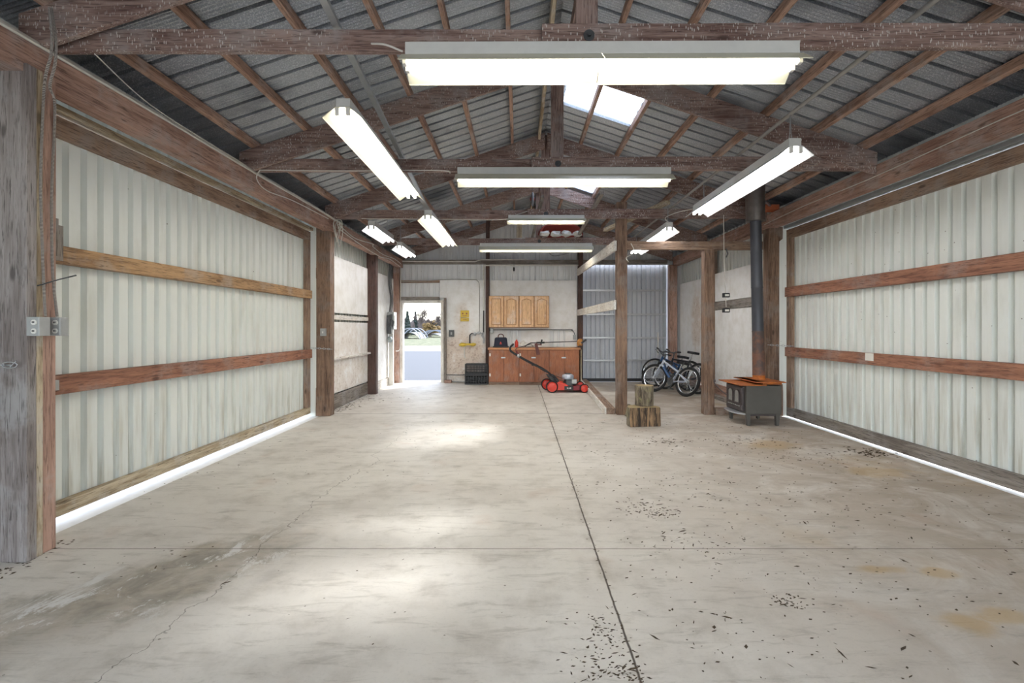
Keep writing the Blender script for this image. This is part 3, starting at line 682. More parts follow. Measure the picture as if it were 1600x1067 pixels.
loops = thing('cable_coil', (-2.91, 7.9, 2.95), 'tangle of coiled pale cable at the top of the middle left post', 'cable')
for k, (r, dz, dy) in enumerate(((.16, 0, 0), (.12, .03, -.04), (.18, -.05, .03), (.1, .08, .02))):
    pts = [Vector((.012*k+.02*math.sin(a*2), dy+r*math.cos(a)*.8, dz+r*math.sin(a)*1.1)) for a in [2*PI*j/20 for j in range(20)]]
    m = MB(); m.tube(pts, .006, 6, closed=True); m.build('loop', M['wire'], loops, smooth=True)
wire('cable', smooth_path([(-2.92, 8.0, 3.08), (-2.92, 8.8, 3.0), (-2.75, 9.3, 2.98), (-2.92, 9.9, 3.03), (-2.92, 10.6, 2.98), (-2.92, 11.6, 3.02), (-2.95, 12.4, 3.0)]), .008, M['wire'], 'sagging pale cables along the far left beam', 'cable')
wire('cable', smooth_path([(-2.93, 8.0, 3.02), (-2.9, 9.0, 2.93), (-2.92, 10.4, 2.9), (-2.93, 11.2, 2.96), (-2.95, 12.3, 2.92)]), .007, M['wire'], 'lower sagging pale cable along the far left beam', 'cable')
wire('cable', smooth_path([(-2.5, 7.86, 3.14), (-1.5, 7.85, 3.13), (-.3, 7.85, 3.12), (-.05, 7.88, 3.2), (.2, 7.88, 3.28)]), .006, M['wire'], 'cable clipped along the third truss chord', 'cable')
wire('cable', smooth_path([(3.938, -1, 3.09), (3.942, 1.5, 3.1), (3.938, 3.2, 3.08), (3.942, 4, 3.1), (3.938, 5.5, 3.07), (3.942, 6.8, 3.08), (3.938, 7.9, 3.05)]), .005, M['wire'], 'white wire stapled along the right header beam', 'wire')
wire('cable', smooth_path([(-.9, 3.02, 3.14), (-.8, 2.96, 3.1), (-.7, 2.98, 3.07)]), .006, M['wire'], 'short cable feeding the nearest crosswise light', 'cable')
wire('cable', smooth_path([(2.36, 7.68, 3.02), (2.3, 7.7, 3.12), (2.5, 7.65, 3.2), (2.75, 7.5, 3.22)]), .007, M['wire'], 'curly white cord above the right-hand hanging light', 'cable')
wire('cable', smooth_path([(1.8, 7.88, 2.75), (1.85, 7.86, 2.6), (1.72, 7.86, 2.52), (1.76, 7.86, 2.45)]), .006, M['wire'], 'short cord dangling at the tall free standing post', 'cable')
wire('cable', smooth_path([(1.3, 12.53, 3.3), (.9, 12.5, 3.22), (.75, 12.52, 3.35)]), .005, M['black'], 'dark cord drooping on the back gable wall', 'cable')
# flexible conduits and outlets on the near post
wire('flexible_conduit', smooth_path([(X(77, 2.95), 2.95, Z(12, 2.95)), (X(81, 2.9), 2.9, Z(52, 2.9)), (X(80, 2.88), 2.88, Z(85, 2.88)), (X(72, 2.9), 2.9, Z(115, 2.9)), (-2.92, 3.03, Z(145, 2.95)), (-2.918, 3.01, 2.3), (-2.918, 3.02, 1.9), (-2.918, 3.03, 1.65), (-2.918, 3.04, 1.47)]), .0075, M['flex'], 'armoured flexible conduit down the near left post, left one', 'conduit', 8)
wire('flexible_conduit', smooth_path([(X(80, 2.98), 2.98, Z(12, 2.98)), (X(87, 2.92), 2.92, Z(60, 2.92)), (X(86, 2.9), 2.9, Z(100, 2.9)), (X(78, 2.93), 2.93, Z(135, 2.93)), (-2.925, 3.11, Z(155, 3.0)), (-2.925, 3.09, 2.3), (-2.925, 3.09, 1.9), (-2.925, 3.1, 1.68), (-2.92, 3.12, 1.47)]), .0075, M['flex'], 'armoured flexible conduit down the near left post, right one', 'conduit', 8)
def outlet_box(loc, label, sx, dpt, side):
    b = thing('outlet_box', loc, label, 'electrical outlet', 'outlet boxes')
    m = MB(); m.box(-sx/2, sx/2, -dpt/2, dpt/2, 0, .115); m.build('box', M['greybox'], b, bevel=.004)
    for z in (.03, .082):
        m = MB(); m.lathe([(.016, -.003), (.016, .003)], n=14, axis='Y'); o = m.build('socket', M['white'], b); o.location = (sx*.12, -dpt/2-.003, z)
        m = MB(); m.box(-.006, -.003, -.0045, 0, -.004, .006); m.box(.003, .006, -.0045, 0, -.004, .006); o2 = m.build('slot', M['black'], o); o2.location = (0, -.002, 0)
    return b
outlet_box((-2.893, 2.97, 1.35), 'grey metal outlet box on the near left post, left of the pair', .078, .07, 1)
outlet_box((-2.893, 3.1, 1.35), 'grey metal outlet box on the near left post, right of the pair', .075, .06, 1)
m = MB(); m.tube([(-2.93, 3.0, 1.655), (-2.85, 3.06, 1.70), (-2.78, 3.1, 1.73)], [.004, .004, .005], 6)
one('nail_spike', m, M['darkgrey'], 'long dark spike sticking out of the near left post', 'nail')
m = MB(); m.tube([(-3.16, 2.925, 1.185), (-3.05, 2.915, 1.18), (-2.99, 2.91, 1.178)], .005, 6)
m.tube([Vector((-3.0+.045*math.cos(a), 2.905, 1.18+.018*math.sin(a))) for a in [2*PI*k/14 for k in range(14)]], .0035, 6, closed=True)
m.tube([(-2.99, 2.9, 1.17), (-2.955, 2.9, 1.205)], .0035, 6)
one('wire_hook', m, M['chrome'], 'twisted wire hook on the near left post', 'hook')

# chains over the middle posts
def chain(p, q, label, n=9):
    c = MB(); p, q = Vector(p), Vector(q)
    for k in range(n):
        a = p.lerp(q, k/n); b = p.lerp(q, (k+1.25)/n); mid = (a+b)/2; d = (b-a)/2
        up = Vector((0, 0, .011)) if k % 2 else Vector((0, -.011, 0))
        c.tube([mid+d*math.cos(t)+up*math.sin(t) for t in [2*PI*j/10 for j in range(10)]], .0035, 5, closed=True)
    one('door_chain', c, M['galvstrip'], label, 'chain')
chain((-3.2, 7.6, 1.09), (-2.95, 7.79, 1.06), 'short chain holding the left sliding door to its post')
chain((3.93, 7.78, 1.13), (4.18, 7.5, 1.12), 'short chain holding the right sliding door to its post')
def small_box(name, a, mat, label, cat, parts=None):
    m = MB(); m.box(*a); return one(name, m, mat, label, cat, bevel=.004)
sw = thing('switch_box', (-3.07, 7.78, Z(525, 7.78)), 'grey switch box on the middle left post', 'switch')
m = MB(); m.box(-.045, .035, -.04, .018, 0, .12); m.build('box', M['greybox'], sw, bevel=.004)
m = MB(); m.box(-.012, .006, -.05, -.04, .045, .075); m.build('toggle', M['white'], sw)
small_box('wood_bracket', (3.78, 4.0, 7.55, 7.75, 3.215, 3.29), M['orange'], 'orange-brown wood block on the right beam beside the stovepipe', 'wood block')

# ------------------------------------------------------------------ plywood panels, left wall
def panel(a, label, mat=M['ply'], name='wall_panel'):
    return board(name, a, mat, label, 'panel', wob=0, bevel=.003)
panel((-3.2, -3.165, 7.99, 10.34, 1.66, 2.64), 'white upper plywood panel on the left wall behind the middle post')
panel((-3.2, -3.165, 7.99, 10.34, .27, 1.50), 'white scuffed lower plywood panel on the left wall behind the middle post')
panel((-3.2, -3.165, 10.52, 12.48, .2, 2.64), 'white plywood panel behind the electric meter')
board('wall_girt', (-3.2, -3.15, 7.99, 10.34, 1.54, 1.62), W['whiteY'], 'peeling painted rail across the left plywood panels', 'board')
board('wall_girt', (-3.17, -3.1, 7.99, 10.6, .85, .89), W['whiteY'], 'narrow white ledge across the left plywood panels', 'board')
board('skirt_board', (-3.2, -3.16, 7.99, 10.34, .0, .25), W['greyY'], 'grey weathered skirt board at the foot of the left panel', 'board')
board('skirt_board', (-3.2, -3.15, 10.52, 12.48, .0, .19), W['whiteY'], 'pale skirt board below the electric meter', 'board')
# right wall panels
panel((4.1, 4.135, 8.0, 10.28, 1.94, 2.52), 'white plywood panel on the right wall above the exposed girt')
panel((4.1, 4.135, 8.0, 10.28, .1, 1.76), 'white plywood panel on the right wall behind the stove')
panel((4.1, 4.135, 10.44, 12.5, .3, 2.5), 'white plywood panel with brown worn patch behind the bicycles')
board('wall_girt', (4.09, 4.16, 8.0, 10.28, 1.77, 1.93), W['greyY'], 'exposed grey girt between the right wall panels', 'board')
board('skirt_board', (4.07, 4.14, 8.0, 12.5, .0, .24), W['redY'], 'reddish skirt board at the foot of the right wall', 'board')
# back wall panels
panel((-1.85, -.84, 12.68, 12.72, .02, 2.63), 'worn white plywood panel right of the open doorway')
panel((-2.03, -1.85, 12.68, 12.72, 2.17, 2.63), 'narrow white panel piece above the doorway corner')
panel((-.735, 1.51, 12.68, 12.72, 1.34, 2.62), 'white plywood panel behind the oak wall cabinets')
panel((-.735, -.28, 12.68, 12.72, .9, 1.335), 'left white backsplash piece above the counter')
panel((.07, .8, 12.68, 12.72, .9, 1.335), 'middle white backsplash piece above the counter')
panel((1.2, 1.51, 12.68, 12.72, .9, 1.335), 'right white backsplash piece above the counter')
small_box('wood_block', (-1.87, -1.7, 12.45, 12.62, 0, .07), W['redX'], 'short wood block on the floor right of the doorway', 'wood block')

# electric meter and wiring, left wall near the back
em = thing('electric_meter', (-3.1, 12.05, 0), 'white electrical panel with conduit on the left wall beside the doorway', 'electrical panel')
m = MB(); m.box(-.06, .09, -.14, .14, 1.36, 1.78); m.build('cabinet', M['greybox'], em, bevel=.005)
m = MB(); m.box(-.05, .06, -.24, -.15, 1.25, 1.7); m.build('side_box', M['darkgrey'], em, bevel=.005)
m = MB(); m.box(.091, .1, -.1, .1, 1.45, 1.7); m.build('door', M['white'], em)
m = MB(); m.lathe([(.07, -.03), (.07, .04), (.04, .06)], c=(0.0, -.2, 1.12), n=18, axis='X'); m.build('meter_dial', M['glass'], em, smooth=True)
m = MB(); m.box(-.04, .06, -.1, -.02, .0, 1.36); m.build('duct', M['white'], em)
for dy in (-.22, -.12, .0):
    m = MB(); m.tube(smooth_path([(0, dy, 1.78), (.02, dy+.03, 2.1), (0, dy-.05, 2.5), (.03, dy-.1, 2.95)]), .012, 7); m.build('conduit', M['darkgrey'], em, smooth=True)
m = MB(); m.blob((.02, -.2, 1.55), (.07, .07, .16), 3, .8); m.build('cable_bundle', M['darkgrey'], em)
wire('conduit_pipe', smooth_path([(-2.98, 12.47, 3.06), (-2.98, 12.47, 2.4), (-2.98, 12.47, 1.2), (-3.0, 12.46, .85), (-3.06, 12.3, .82)], 3), .011, M['wire'], 'white cable down the corner post left of the doorway', 'cable')
wire('conduit_pipe', smooth_path([(-3.0, 12.53, 2.58), (-2.4, 12.6, 2.6), (-1.9, 12.62, 2.63), (-1.2, 12.655, 2.64), (-1.05, 12.655, 2.6), (-1.0, 12.655, 2.4), (-1.0, 12.655, 1.3)], 4), .01, M['conduit'], 'thin grey conduit crossing above the doorway and down the worn panel', 'conduit')
wire('conduit_pipe', [(-3.0, 12.52, 3.09), (-1.1, 12.52, 3.08), (-.95, 12.52, 3.13), (.2, 12.52, 3.13)], .014, M['wire'], 'pale cable clipped along the back wall beam', 'cable')
wp = thing('water_pipe', (-.89, 12.62, 0), 'white and black water pipe on the worn panel left of the dark wall post', 'pipe')
m = MB(); m.tube([(2.5, -.1, 2.985), (0, -.1, 2.985), (0, -.02, 2.95), (0, 0, 1.84)], .018, 8); m.build('white_pipe', M['whitepipe'], wp, smooth=True)
m = MB(); m.tube([(0, 0, 1.84), (0, 0, 1.28)], .014, 8); m.build('black_pipe', M['black'], wp, smooth=True)
m = MB(); m.tube([(0, 0, 1.28), (-.03, -.02, 1.2), (.01, 0, 1.1), (0, 0, 1.0)], [.02, .03, .02, .02], 8); m.tube([(0, 0, 1.26), (-.14, -.02, 1.26), (-.3, -.02, 1.24), (-.34, -.02, 1.18)], .016, 8)
m.blob((-.12, -.03, 1.27), (.05, .035, .04), 1, .5); m.blob((-.22, -.03, 1.24), (.04, .03, .05), 2, .5); m.build('valves', M['alu'], wp, smooth=True)
hose = thing('wall_faucet', (-1.3, 12.62, .95), 'yellow bracket and faucet on the worn panel above the black crates', 'faucet')
m = MB(); m.box(-.2, .2, -.05, .03, -.0, .05); m.blob((-.12, -.03, .02), (.1, .05, .05), 4, .4); m.blob((.14, -.03, .02), (.08, .04, .04), 5, .4); m.build('yellow_bracket', M['yellow'], hose, smooth=True)
m = MB(); m.tube([(0.06, -.03, .05), (.06, -.03, .26), (.1, -.02, .3), (.2, -.01, .3)], .018, 8); m.build('spout', M['black'], hose, smooth=True)
m = MB(); m.tube([(-.08, -.03, 0), (-.08, -.03, -.3), (-.04, -.04, -.32)], .016, 8); m.build('drain_pipe', M['whitepipe'], hose, smooth=True)
ys = thing('yellow_sign', (X(726, 12.64), 12.65, Z(502, 12.64)), 'small yellow plate with dark marks on the worn panel', 'sign')
m = MB(); m.box(-.11, .11, 0, .025, .1, .28); m.box(-.11, .11, 0, .025, 0, .085); m.build('plate', M['yellow'], ys, bevel=.003)
m = MB()
for a in (-.05, .05): m.box(a-.02, a+.02, -.005, 0, .18, .22)
m.box(-.06, .06, -.005, 0, .135, .148); m.box(-.05, .05, -.005, 0, .04, .05); m.build('marks', M['brownply'], ys)
sb2 = thing('switch_box', (X(705.5, 12.65), 12.64, Z(526, 12.65)), 'dark grey switch box on the panel right of the doorway', 'switch')
m = MB(); m.box(-.065, .065, -.02, .035, 0, .17); m.build('box', M['darkgrey'], sb2, bevel=.004)
m = MB(); m.box(-.02, .02, -.028, -.02, .05, .12); m.build('toggle', M['greybox'], sb2)
wire('conduit_pipe', smooth_path([(-1.9, 12.6, .2), (-1.5, 12.6, .19), (-1.2, 12.6, .2), (-1.16, 12.6, .1)], 4), .012, M['darkgrey'], 'dark bent pipe low on the worn panel beside the crates', 'pipe')

# crates
def crate(loc, label, dark):
    c = thing('milk_crate', loc, label, 'crate', 'black crates left of the counter')
    m = MB(); w_, d_, h_ = .27, .17, .25; th = .012
    m.box(-w_, w_, -d_, d_, 0, th)
    for s in (-1, 1):
        for z0_, z1_ in ((0, .03), (.075, .09), (.12, .135), (.165, .18), (.215, h_)):
            m.box(-w_, w_, s*d_-th/2, s*d_+th/2, z0_, z1_); m.box(s*w_-th/2, s*w_+th/2, -d_, d_, z0_, z1_)
    m.build('slatted_sides', M['black'], c)
    m = MB()
    for k in range(9):
        x = -w_+k*w_/4
        for s in (-1, 1): m.box(x-.008, x+.008, s*d_-.01, s*d_+.01, 0, h_)
    for s in (-1, 1):
        for k in range(5): y = -d_+k*d_/2; m.box(s*w_-.01, s*w_+.01, y-.008, y+.008, 0, h_)
    m.build('uprights', M['black'], c)
    if dark:
        m = MB()
        for k in range(5): m.blob((-.2+.1*k, .02*(-1)**k, .13), (.075, .12, .09), k, .5)
        m.build('contents', M['darkgrey'], c)
    return c
crate((X(745, 12.3), 12.3, 0.0), 'lower black plastic crate on the floor, left of the counter', True)
crate((X(745, 12.3), 12.31, .252), 'upper black plastic crate stacked on the other one', False)

# ------------------------------------------------------------------ cabinets
# wall cabinets: two-door units
def wall_cab(x0, w_, label, squares=False):
    c = thing('wall_cabinet', (x0, 12.68, Z(511.8, 12.35)), label, 'cabinet', 'oak wall cabinets')
    h_ = Z(462, 12.35)-Z(511.8, 12.35)
    m = MB(); m.box(0, w_, -.3, 0, 0, h_); m.build('body', M['oakgroove'], c, bevel=.003)  # body in the darker shade tone so the gaps between doors read dark
    for k in range(2):
        a = .012+k*w_/2; b = a+w_/2-.024
        d = MB(); d.box(a, b, -.322, -.302, .012, h_-.012); d = d.build('door', M['oak'], c, bevel=.004)
        m = MB()
        ia, ib = a+.055, b-.055
        top = lambda x: h_-.07-(0 if squares and k == 0 else .045*(abs((x-(ia+ib)/2)/((ib-ia)/2))**1.5))
        N = 14; xs = [ia+(ib-ia)*j/N for j in range(N+1)]
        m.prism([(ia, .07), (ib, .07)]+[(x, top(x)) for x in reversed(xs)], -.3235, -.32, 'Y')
        m.build('groove', M['oakgroove'], d); m = MB()  # thin plate whose darker colour paints the shadow of the panel groove
        ia2, ib2 = ia+.016, ib-.016; xs = [ia2+(ib2-ia2)*j/N for j in range(N+1)]
        m.prism([(ia2, .086), (ib2, .086)]+[(x, top(x)-.016) for x in reversed(xs)], -.336, -.326, 'Y')
        m.build('raised_panel', M['oak'], d, bevel=.003)
    return c
cw = (X(858.3, 12.35)-X(763.6, 12.35))/2
wall_cab(X(763.6, 12.35), cw-.002, 'oak wall cabinet with two doors, left unit above the counter', True)
wall_cab(X(763.6, 12.35)+cw, cw-.002, 'oak wall cabinet with two doors, right unit above the counter')
bx0, bx1 = X(763.5, 12.0), X(905.5, 12.0); uw = (bx1-bx0)/3
for k in range(3):
    c = thing('base_cabinet', (bx0+k*uw, 12.66, 0), 'brown base cabinet with two doors under the counter, %s unit' % ('left', 'middle', 'right')[k], 'cabinet', 'brown base cabinets')
    m = MB(); m.box(.001, uw-.001, -.62, 0, .07, .86); m.build('body', M['brownply'], c)
    m = MB(); m.box(.001, uw-.001, -.6, -.02, 0, .07); m.build('toe_kick', W['brownX'], c)
    for j in range(2):
        a = .01+j*uw/2; b = a+uw/2-.02
        d = MB(); d.box(a, b, -.64, -.622, .085, .85); d = d.build('door', M['brownply'], c, bevel=.003)
        if j == 0:
            for z in (.25, .74):
                if k < 2:
                    m = MB(); m.box(a+.005, a+.04, -.65, -.64, z-.035, z+.035); m.build('hinge', M['white'], d)
            m = MB(); m.box(b-.055, b+.05, -.652, -.641, .655, .685); m.build('latch', M['alu'], c, bevel=.002)
ct = MB(); ct.box(bx0-.02, bx1+.03, 12.0, 12.67, .862, .91)
one('countertop', ct, [M['counter']], 'tan countertop over the brown base cabinets', 'countertop', bevel=.006)
board('side_plank', (bx1+.035, bx1+.06, 12.05, 12.45, 0, .86), W['paleZ'], 'pale plank at the right end of the base cabinets', 'board', wob=0)
CT = .91
# bag
bgx = X(782.5, 12.25)
bgo = thing('tool_bag', (bgx, 12.3, CT), 'dark navy tool bag with red logo on the counter', 'bag')
m = MB(); m.prism([(-.17, 0), (.17, 0), (.175, .03), (.15, .22), (.13, .25), (-.13, .25), (-.15, .22), (-.175, .03)], -.1, .1, 'Y'); m.build('body', M['navy'], bgo, bevel=.02)
m = MB(); m.box(-.2, .2, -.12, .12, 0, .03); m.build('base', M['black'], bgo, bevel=.01)
for s in (-1, 1):
    m = MB(); m.tube(smooth_path([(-.07, s*.08, .2), (-.06, s*.07, .3), (0, s*.05, .33), (.06, s*.07, .3), (.07, s*.08, .2)]), .01, 6); m.build('handle', M['maroon'], bgo, smooth=True)
m = MB(); m.prism([(-.03, .08), (.03, .08), (.03, .09), (-.03, .09)], -.104, -.101, 'Y'); m.prism([(-.02, .1), (.025, .1), (.0, .145), (-.012, .14)], -.104, -.101, 'Y'); m.build('logo', M['red'], bgo)
# red bottle
rb = thing('bottle', (X(807, 12.3), 12.35, CT), 'red and white bottle on the counter right of the tool bag', 'bottle')
m = MB(); m.lathe([(.04, 0), (.045, .02), (.045, .13), (.02, .17), (.018, .19)], n=16); m.build('body', M['red'], rb, smooth=True)
m = MB(); m.lathe([(.02, .19), (.02, .215)], n=12); m.build('cap', M['white'], rb)
m = MB(); m.blob((X(824, 12.2), 12.3, CT+.05), (.17, .09, .055), 7, .5, 3); m.blob((X(817, 12.2), 12.35, CT+.09), (.07, .06, .07), 8, .5, 3)
one('plastic_sheet', m, M['white'], 'crumpled white plastic bag on the counter behind the mower handle', 'plastic bag', smooth=True)
# trimmer
tr_ = thing('string_trimmer', (X(870, 12.1), 12.15, CT), 'string trimmer with orange engine lying along the counter', 'trimmer')
tx = lambda p: X(p, 12.1)-X(870, 12.1)
m = MB(); m.tube([(tx(828), 0, .115), (tx(904), 0, .155)], .011, 8); m.build('shaft', M['darkgrey'], tr_, smooth=True)
m = MB(); m.blob((tx(906.5), 0, .13), (.075, .07, .09), 3, .4, 2); m.build('engine', M['orangep'], tr_, smooth=True)
m = MB(); m.beam((tx(906), -.02, .08), (tx(916), -.04, .2), .07, .045); m.build('engine_cover', M['black'], tr_, bevel=.008)
m = MB(); m.tube([(tx(845), 0, .06), (tx(847), 0, .2)], .02, 8); m.tube([(tx(838), 0, .12), (tx(851), 0, .125)], .022, 8); m.build('handle', M['black'], tr_, smooth=True)
m = MB(); m.tube(smooth_path([(tx(820), 0, .03), (tx(826), -.02, .09), (tx(832), 0, .12)]), .014, 6); m.build('cutting_head', M['black'], tr_, smooth=True)
m = MB(); m.prism([(tx(835), .1), (tx(839), .12), (tx(843.5), -.16), (tx(838), -.17)], -.2, -.155, 'Y'); m.build('guard', M['maroon'], tr_, bevel=.004)
m = MB(); m.box(tx(836), tx(846), -.19, .0, .06, .09); m.build('guard_arm', M['maroon'], tr_)
# backsplash conduit
bc = thing('conduit_pipe', (0, 12.63, 0), 'grey conduit with two outlet boxes between counter and oak cabinets', 'conduit')
m = MB(); m.tube(smooth_path([(-.66, 0, 1.33), (-.62, 0, 1.345), (1.2, 0, 1.35), (1.36, 0, 1.34), (1.43, 0, 1.27), (1.44, 0, 1.18)], 4), .011, 7); m.build('pipe', M['darkgrey'], bc, smooth=True)
for x_, z_ in ((-.68, 1.26), (1.44, 1.1)):
    m = MB(); m.box(x_-.035, x_+.035, -.03, .04, z_, z_+.12); m.build('outlet', M['greybox'], bc, bevel=.004)
# pull cord
wire('pull_cord', [(X(803, 12.0), 12.0, 4.3), (X(803, 12.0), 12.0, 2.72)], .003, M['black'], 'thin pull cord hanging above the oak cabinets', 'cord')
m = MB(); m.lathe([(.01, 0), (.022, .02), (.022, .08), (.012, .1)], c=(X(803, 11.98), 11.98, Z(424, 12)), n=10)
one('light_socket', m, M['black'], 'small dark socket at the end of the hanging pull cord', 'socket')

# ------------------------------------------------------------------ red shell and boards stored on the trusses
sh = thing('plastic_shell', (X(876, 10.4), 10.45, 3.30), 'faded red plastic shell holding pale junk on the fourth truss', 'plastic shell')
m = MB()
N = 24
def shell_ring(k, r): return None
rings = []
for j in range(9):
    t = j/8; r = 1-.0*t; ang = t*PI/2
    rings.append([m.bm.verts.new((.47*math.cos(a)*math.cos(ang)**.6 if ang < PI/2-.01 else .02*math.cos(a), .3*math.sin(a)*max(.04, math.cos(ang)**.6), .06+.24*math.sin(ang))) for a in [2*PI*k/N for k in range(N)]])
for A, B in zip(rings, rings[1:]):
    for k in range(N): 
        if not (j and 14 <= k <= 22 and A in rings[:4]): m._f([A[k], A[(k+1) % N], B[(k+1) % N], B[k]])
m._f(rings[-1]); m.build('shell', M['redcloth'], sh, smooth=True, solid=.012)
m = MB(); 
for k, x_ in enumerate((-.33, -.1, .12, .33)): m.blob((x_, -.16, .06), (.11, .12, .055), k*3, .7, 2)
m.build('contents', M['white'], sh, smooth=True)
def looseboard(p, q, wd, hg, mat, label):
    m = MB(); m.beam(p, q, wd, hg); one('loose_board', m, mat, label, 'board', bevel=.003)
looseboard((1.75, 9.9, 3.36), (2.33, 7.7, 3.36), .1, .06, W['paleY'], 'pale board lying over the two far trusses near the right lights')
looseboard((1.27, 10.6, 3.345), (1.22, 7.2, 3.37), .06, .05, W['greyY'], 'grey board end poking over the third truss')
looseboard((.02, 10.52, 3.32), (.02, 10.5, 3.75), .12, .03, W['paleZ'], 'short pale board standing on the fourth truss')
looseboard((.3, 10.6, 3.345), (.36, 7.4, 3.37), .05, .04, W['greyY'], 'thin grey strip lying over the two far trusses at the centre')
wh = thing('hanging_disc', (X(832, 9.5), 9.5, Z(322, 9.5)), 'round pale disc seen edge-on near the ridge above the third truss', 'disc')
m = MB(); m.lathe([(.02, -.03), (.12, -.02), (.135, 0), (.12, .02), (.02, .03)], c=(0, 0, .135), n=20, axis='X'); m.build('rim', M['poly'], wh, smooth=True)
m = MB(); m.lathe([(.03, -.045), (.03, .045)], c=(0, 0, .135), n=12, axis='X'); m.build('hub', M['redcloth'], wh)
m = MB(); m.tube([(0, 0, .27), (0, 0, rz(.3)-.17-Z(322, 9.5))], .004, 5); m.build('hanger', M['darkgrey'], wh)

# hanging cord with plugs, right
hc = thing('extension_cord', (X(1135, 7.85), 7.86, 0), 'extension cord hanging beside the right free standing post', 'cord')
zt_ = 3.2
m = MB(); m.tube([(-.04, 0, zt_), (-.035, 0, 2.6), (-.02, 0, 2.1), (0, 0, Z(484, 7.75)+.05)], .006, 6); m.build('cord', M['wire'], hc, smooth=True)
for zz in (Z(464, 7.75), Z(488, 7.75)):
    m = MB(); m.box(-.055, .05, -.03, .03, zz, zz+.07); o = m.build('socket_block', M['black'], hc, bevel=.008)
    m = MB(); m.box(-.03, .03, -.036, -.03, zz+.018, zz+.05); m.build('socket_face', M['white'], o)
m = MB(); m.tube([(0, 0, 2.66), (.02, -.01, 2.58), (.0, 0, 2.52)], .01, 6); m.build('hook', M['darkgrey'], hc, smooth=True)

# ------------------------------------------------------------------ wood stove
st = thing('wood_stove', (3.49, 7.33, 0), 'grey steel wood stove with rusty orange top beside the right door', 'stove')
m = MB(); m.box(-.25, .25, -.33, .34, .17, .575); m.build('body', M['stove'], st, bevel=.006)
for sx in (-1, 1):
    for sy in (-1, 1):
        m = MB(); m.prism([(-.03, .17), (.03, .17), (.022, 0), (-.012, 0)] if sx < 0 else [(-.03, .17), (.03, .17), (.012, 0), (-.022, 0)], -.03, .03); o = m.build('leg', M['stove'], st, bevel=.003); o.location = (sx*.21, sy*.28, 0)
m = MB(); m.box(-.2, .22, -.3, .3, .14, .17); m.build('ash_base', M['castiron'], st)
m = MB(); m.box(-.36, .02, -.37, .38, .578, .592); m.build('lower_top_plate', M['rust'], st, label='rusty orange lower top plate', bevel=.003)
m = MB(); m.box(-.13, .3, -.36, .37, .618, .632); m.prism([(-.13, .618), (-.12, .632), (.0, .632), (.0, .592), (-.02, .592), (-.02, .618)], -.34, .35); m.box(.0, .26, -.32, .33, .592, .618)
m.build('upper_top_plate', M['rust'], st, label='rusty orange raised top plate', bevel=.003)
# door assembly on the -X face, built in (y,z) plane
m = MB(); m.box(-.285, -.25, -.27, .27, .2, .55); dfr = m.build('door_frame', M['castiron'], st, bevel=.008)
for ca in (-.105, .105):
    N = 10; pts = [(ca-.08, .31), (ca+.08, .31), (ca+.08, .45)]+[(ca+.08*math.cos(a), .45+.045*math.sin(a)) for a in [PI*j/N for j in range(1, N)]]+[(ca-.08, .45)]
    m = MB(); m.prism(pts, -.289, -.286, 'X'); m.build('glass_pane', M['stoveglass'], dfr)
    m = MB()
    loop = [(-.293, u, v) for u, v in pts]; m.tube(loop, .009, 6, closed=True); m.build('pane_rim', M['castiron'], dfr, smooth=True)
for zz in (.255, .505):
    m = MB(); m.lathe([(.022, 0), (.022, .06)], c=(-.285, -.26, zz-.03), n=10); m.build('hinge', M['castiron'], st, smooth=True)
m = MB()
for k in range(7): m.blob((-.29, -.18+.06*k, .265), (.012, .024, .012), k, .2, 1)
m.build('ornament', M['stoveglass'], dfr)
m = MB(); m.prism([(-.25, -.3), (-.33, -.24), (-.36, -.1), (-.37, 0), (-.36, .1), (-.33, .24), (-.25, .3)], .155, .175, 'Z'); m.build('ash_lip', M['alu'], st, label='pale ash-covered lip', bevel=.003)
m = MB(); m.tube(smooth_path([(-.27, .24, .36), (-.34, .3, .42), (-.42, .36, .52), (-.42, .38, .56)]), .008, 6); m.blob((-.42, .38, .57), (.018, .018, .03), 1, .1, 1); m.build('handle', M['castiron'], st, smooth=True)
sp = thing('stove_pipe', (3.6, 7.38, .632), 'black stovepipe rising from the wood stove through the roof', 'stovepipe')
lean = Vector((-.014, 0, 1))
def seg(r0, r1, z0_, z1_, nm, mt, bands=()):
    m = MB(); pr = [(r0, z0_), (r1, z1_)]
    for b in bands: pass
    m.lathe([(r0, z0_), (r0, z0_+.005), (r1, z1_-.02), (r1+.003, z1_-.015), (r1+.003, z1_)], n=28)
    for v in m.bm.verts: v.co.x += v.co.z*-.02
    return m.build(nm, mt, sp, smooth=True)
seg(.092, .085, 0, .06, 'collar', M['rust']); seg(.088, .08, .06, .72, 'lower_section', M['pipelow']); seg(.081, .08, .72, 1.38, 'middle_section', M['pipe']); seg(.081, .08, 1.38, 1.9, 'middle_section', M['pipe']); seg(.081, .08, 1.9, 2.42, 'upper_section', M['pipe'])
m = MB()
N = 32; zs = [2.36+.05*k for k in range(13)]
rings = [[m.bm.verts.new((math.cos(2*PI*k/N)*(.135+.010*noise.noise(Vector((math.cos(2*PI*k/N)*5, math.sin(2*PI*k/N)*5, z_*2.2))))-z_*.02, math.sin(2*PI*k/N)*(.135+.010*noise.noise(Vector((math.cos(2*PI*k/N)*5, 7, z_*2.2)))), z_)) for k in range(N)] for z_ in zs]
for A, B in zip(rings, rings[1:]):
    for k in range(N): m._f([A[k], A[(k+1) % N], B[(k+1) % N], B[k]])
m._f(rings[0][::-1]); m._f(rings[-1]); m.build('insulated_section', M['shinypipe'], sp, label='crumpled silver insulated section', smooth=True)
m = MB(); m.beam((.1, 0, 2.66), (.28, .2, 2.64), .03, .03); m.build('stay', M['alu'], sp)

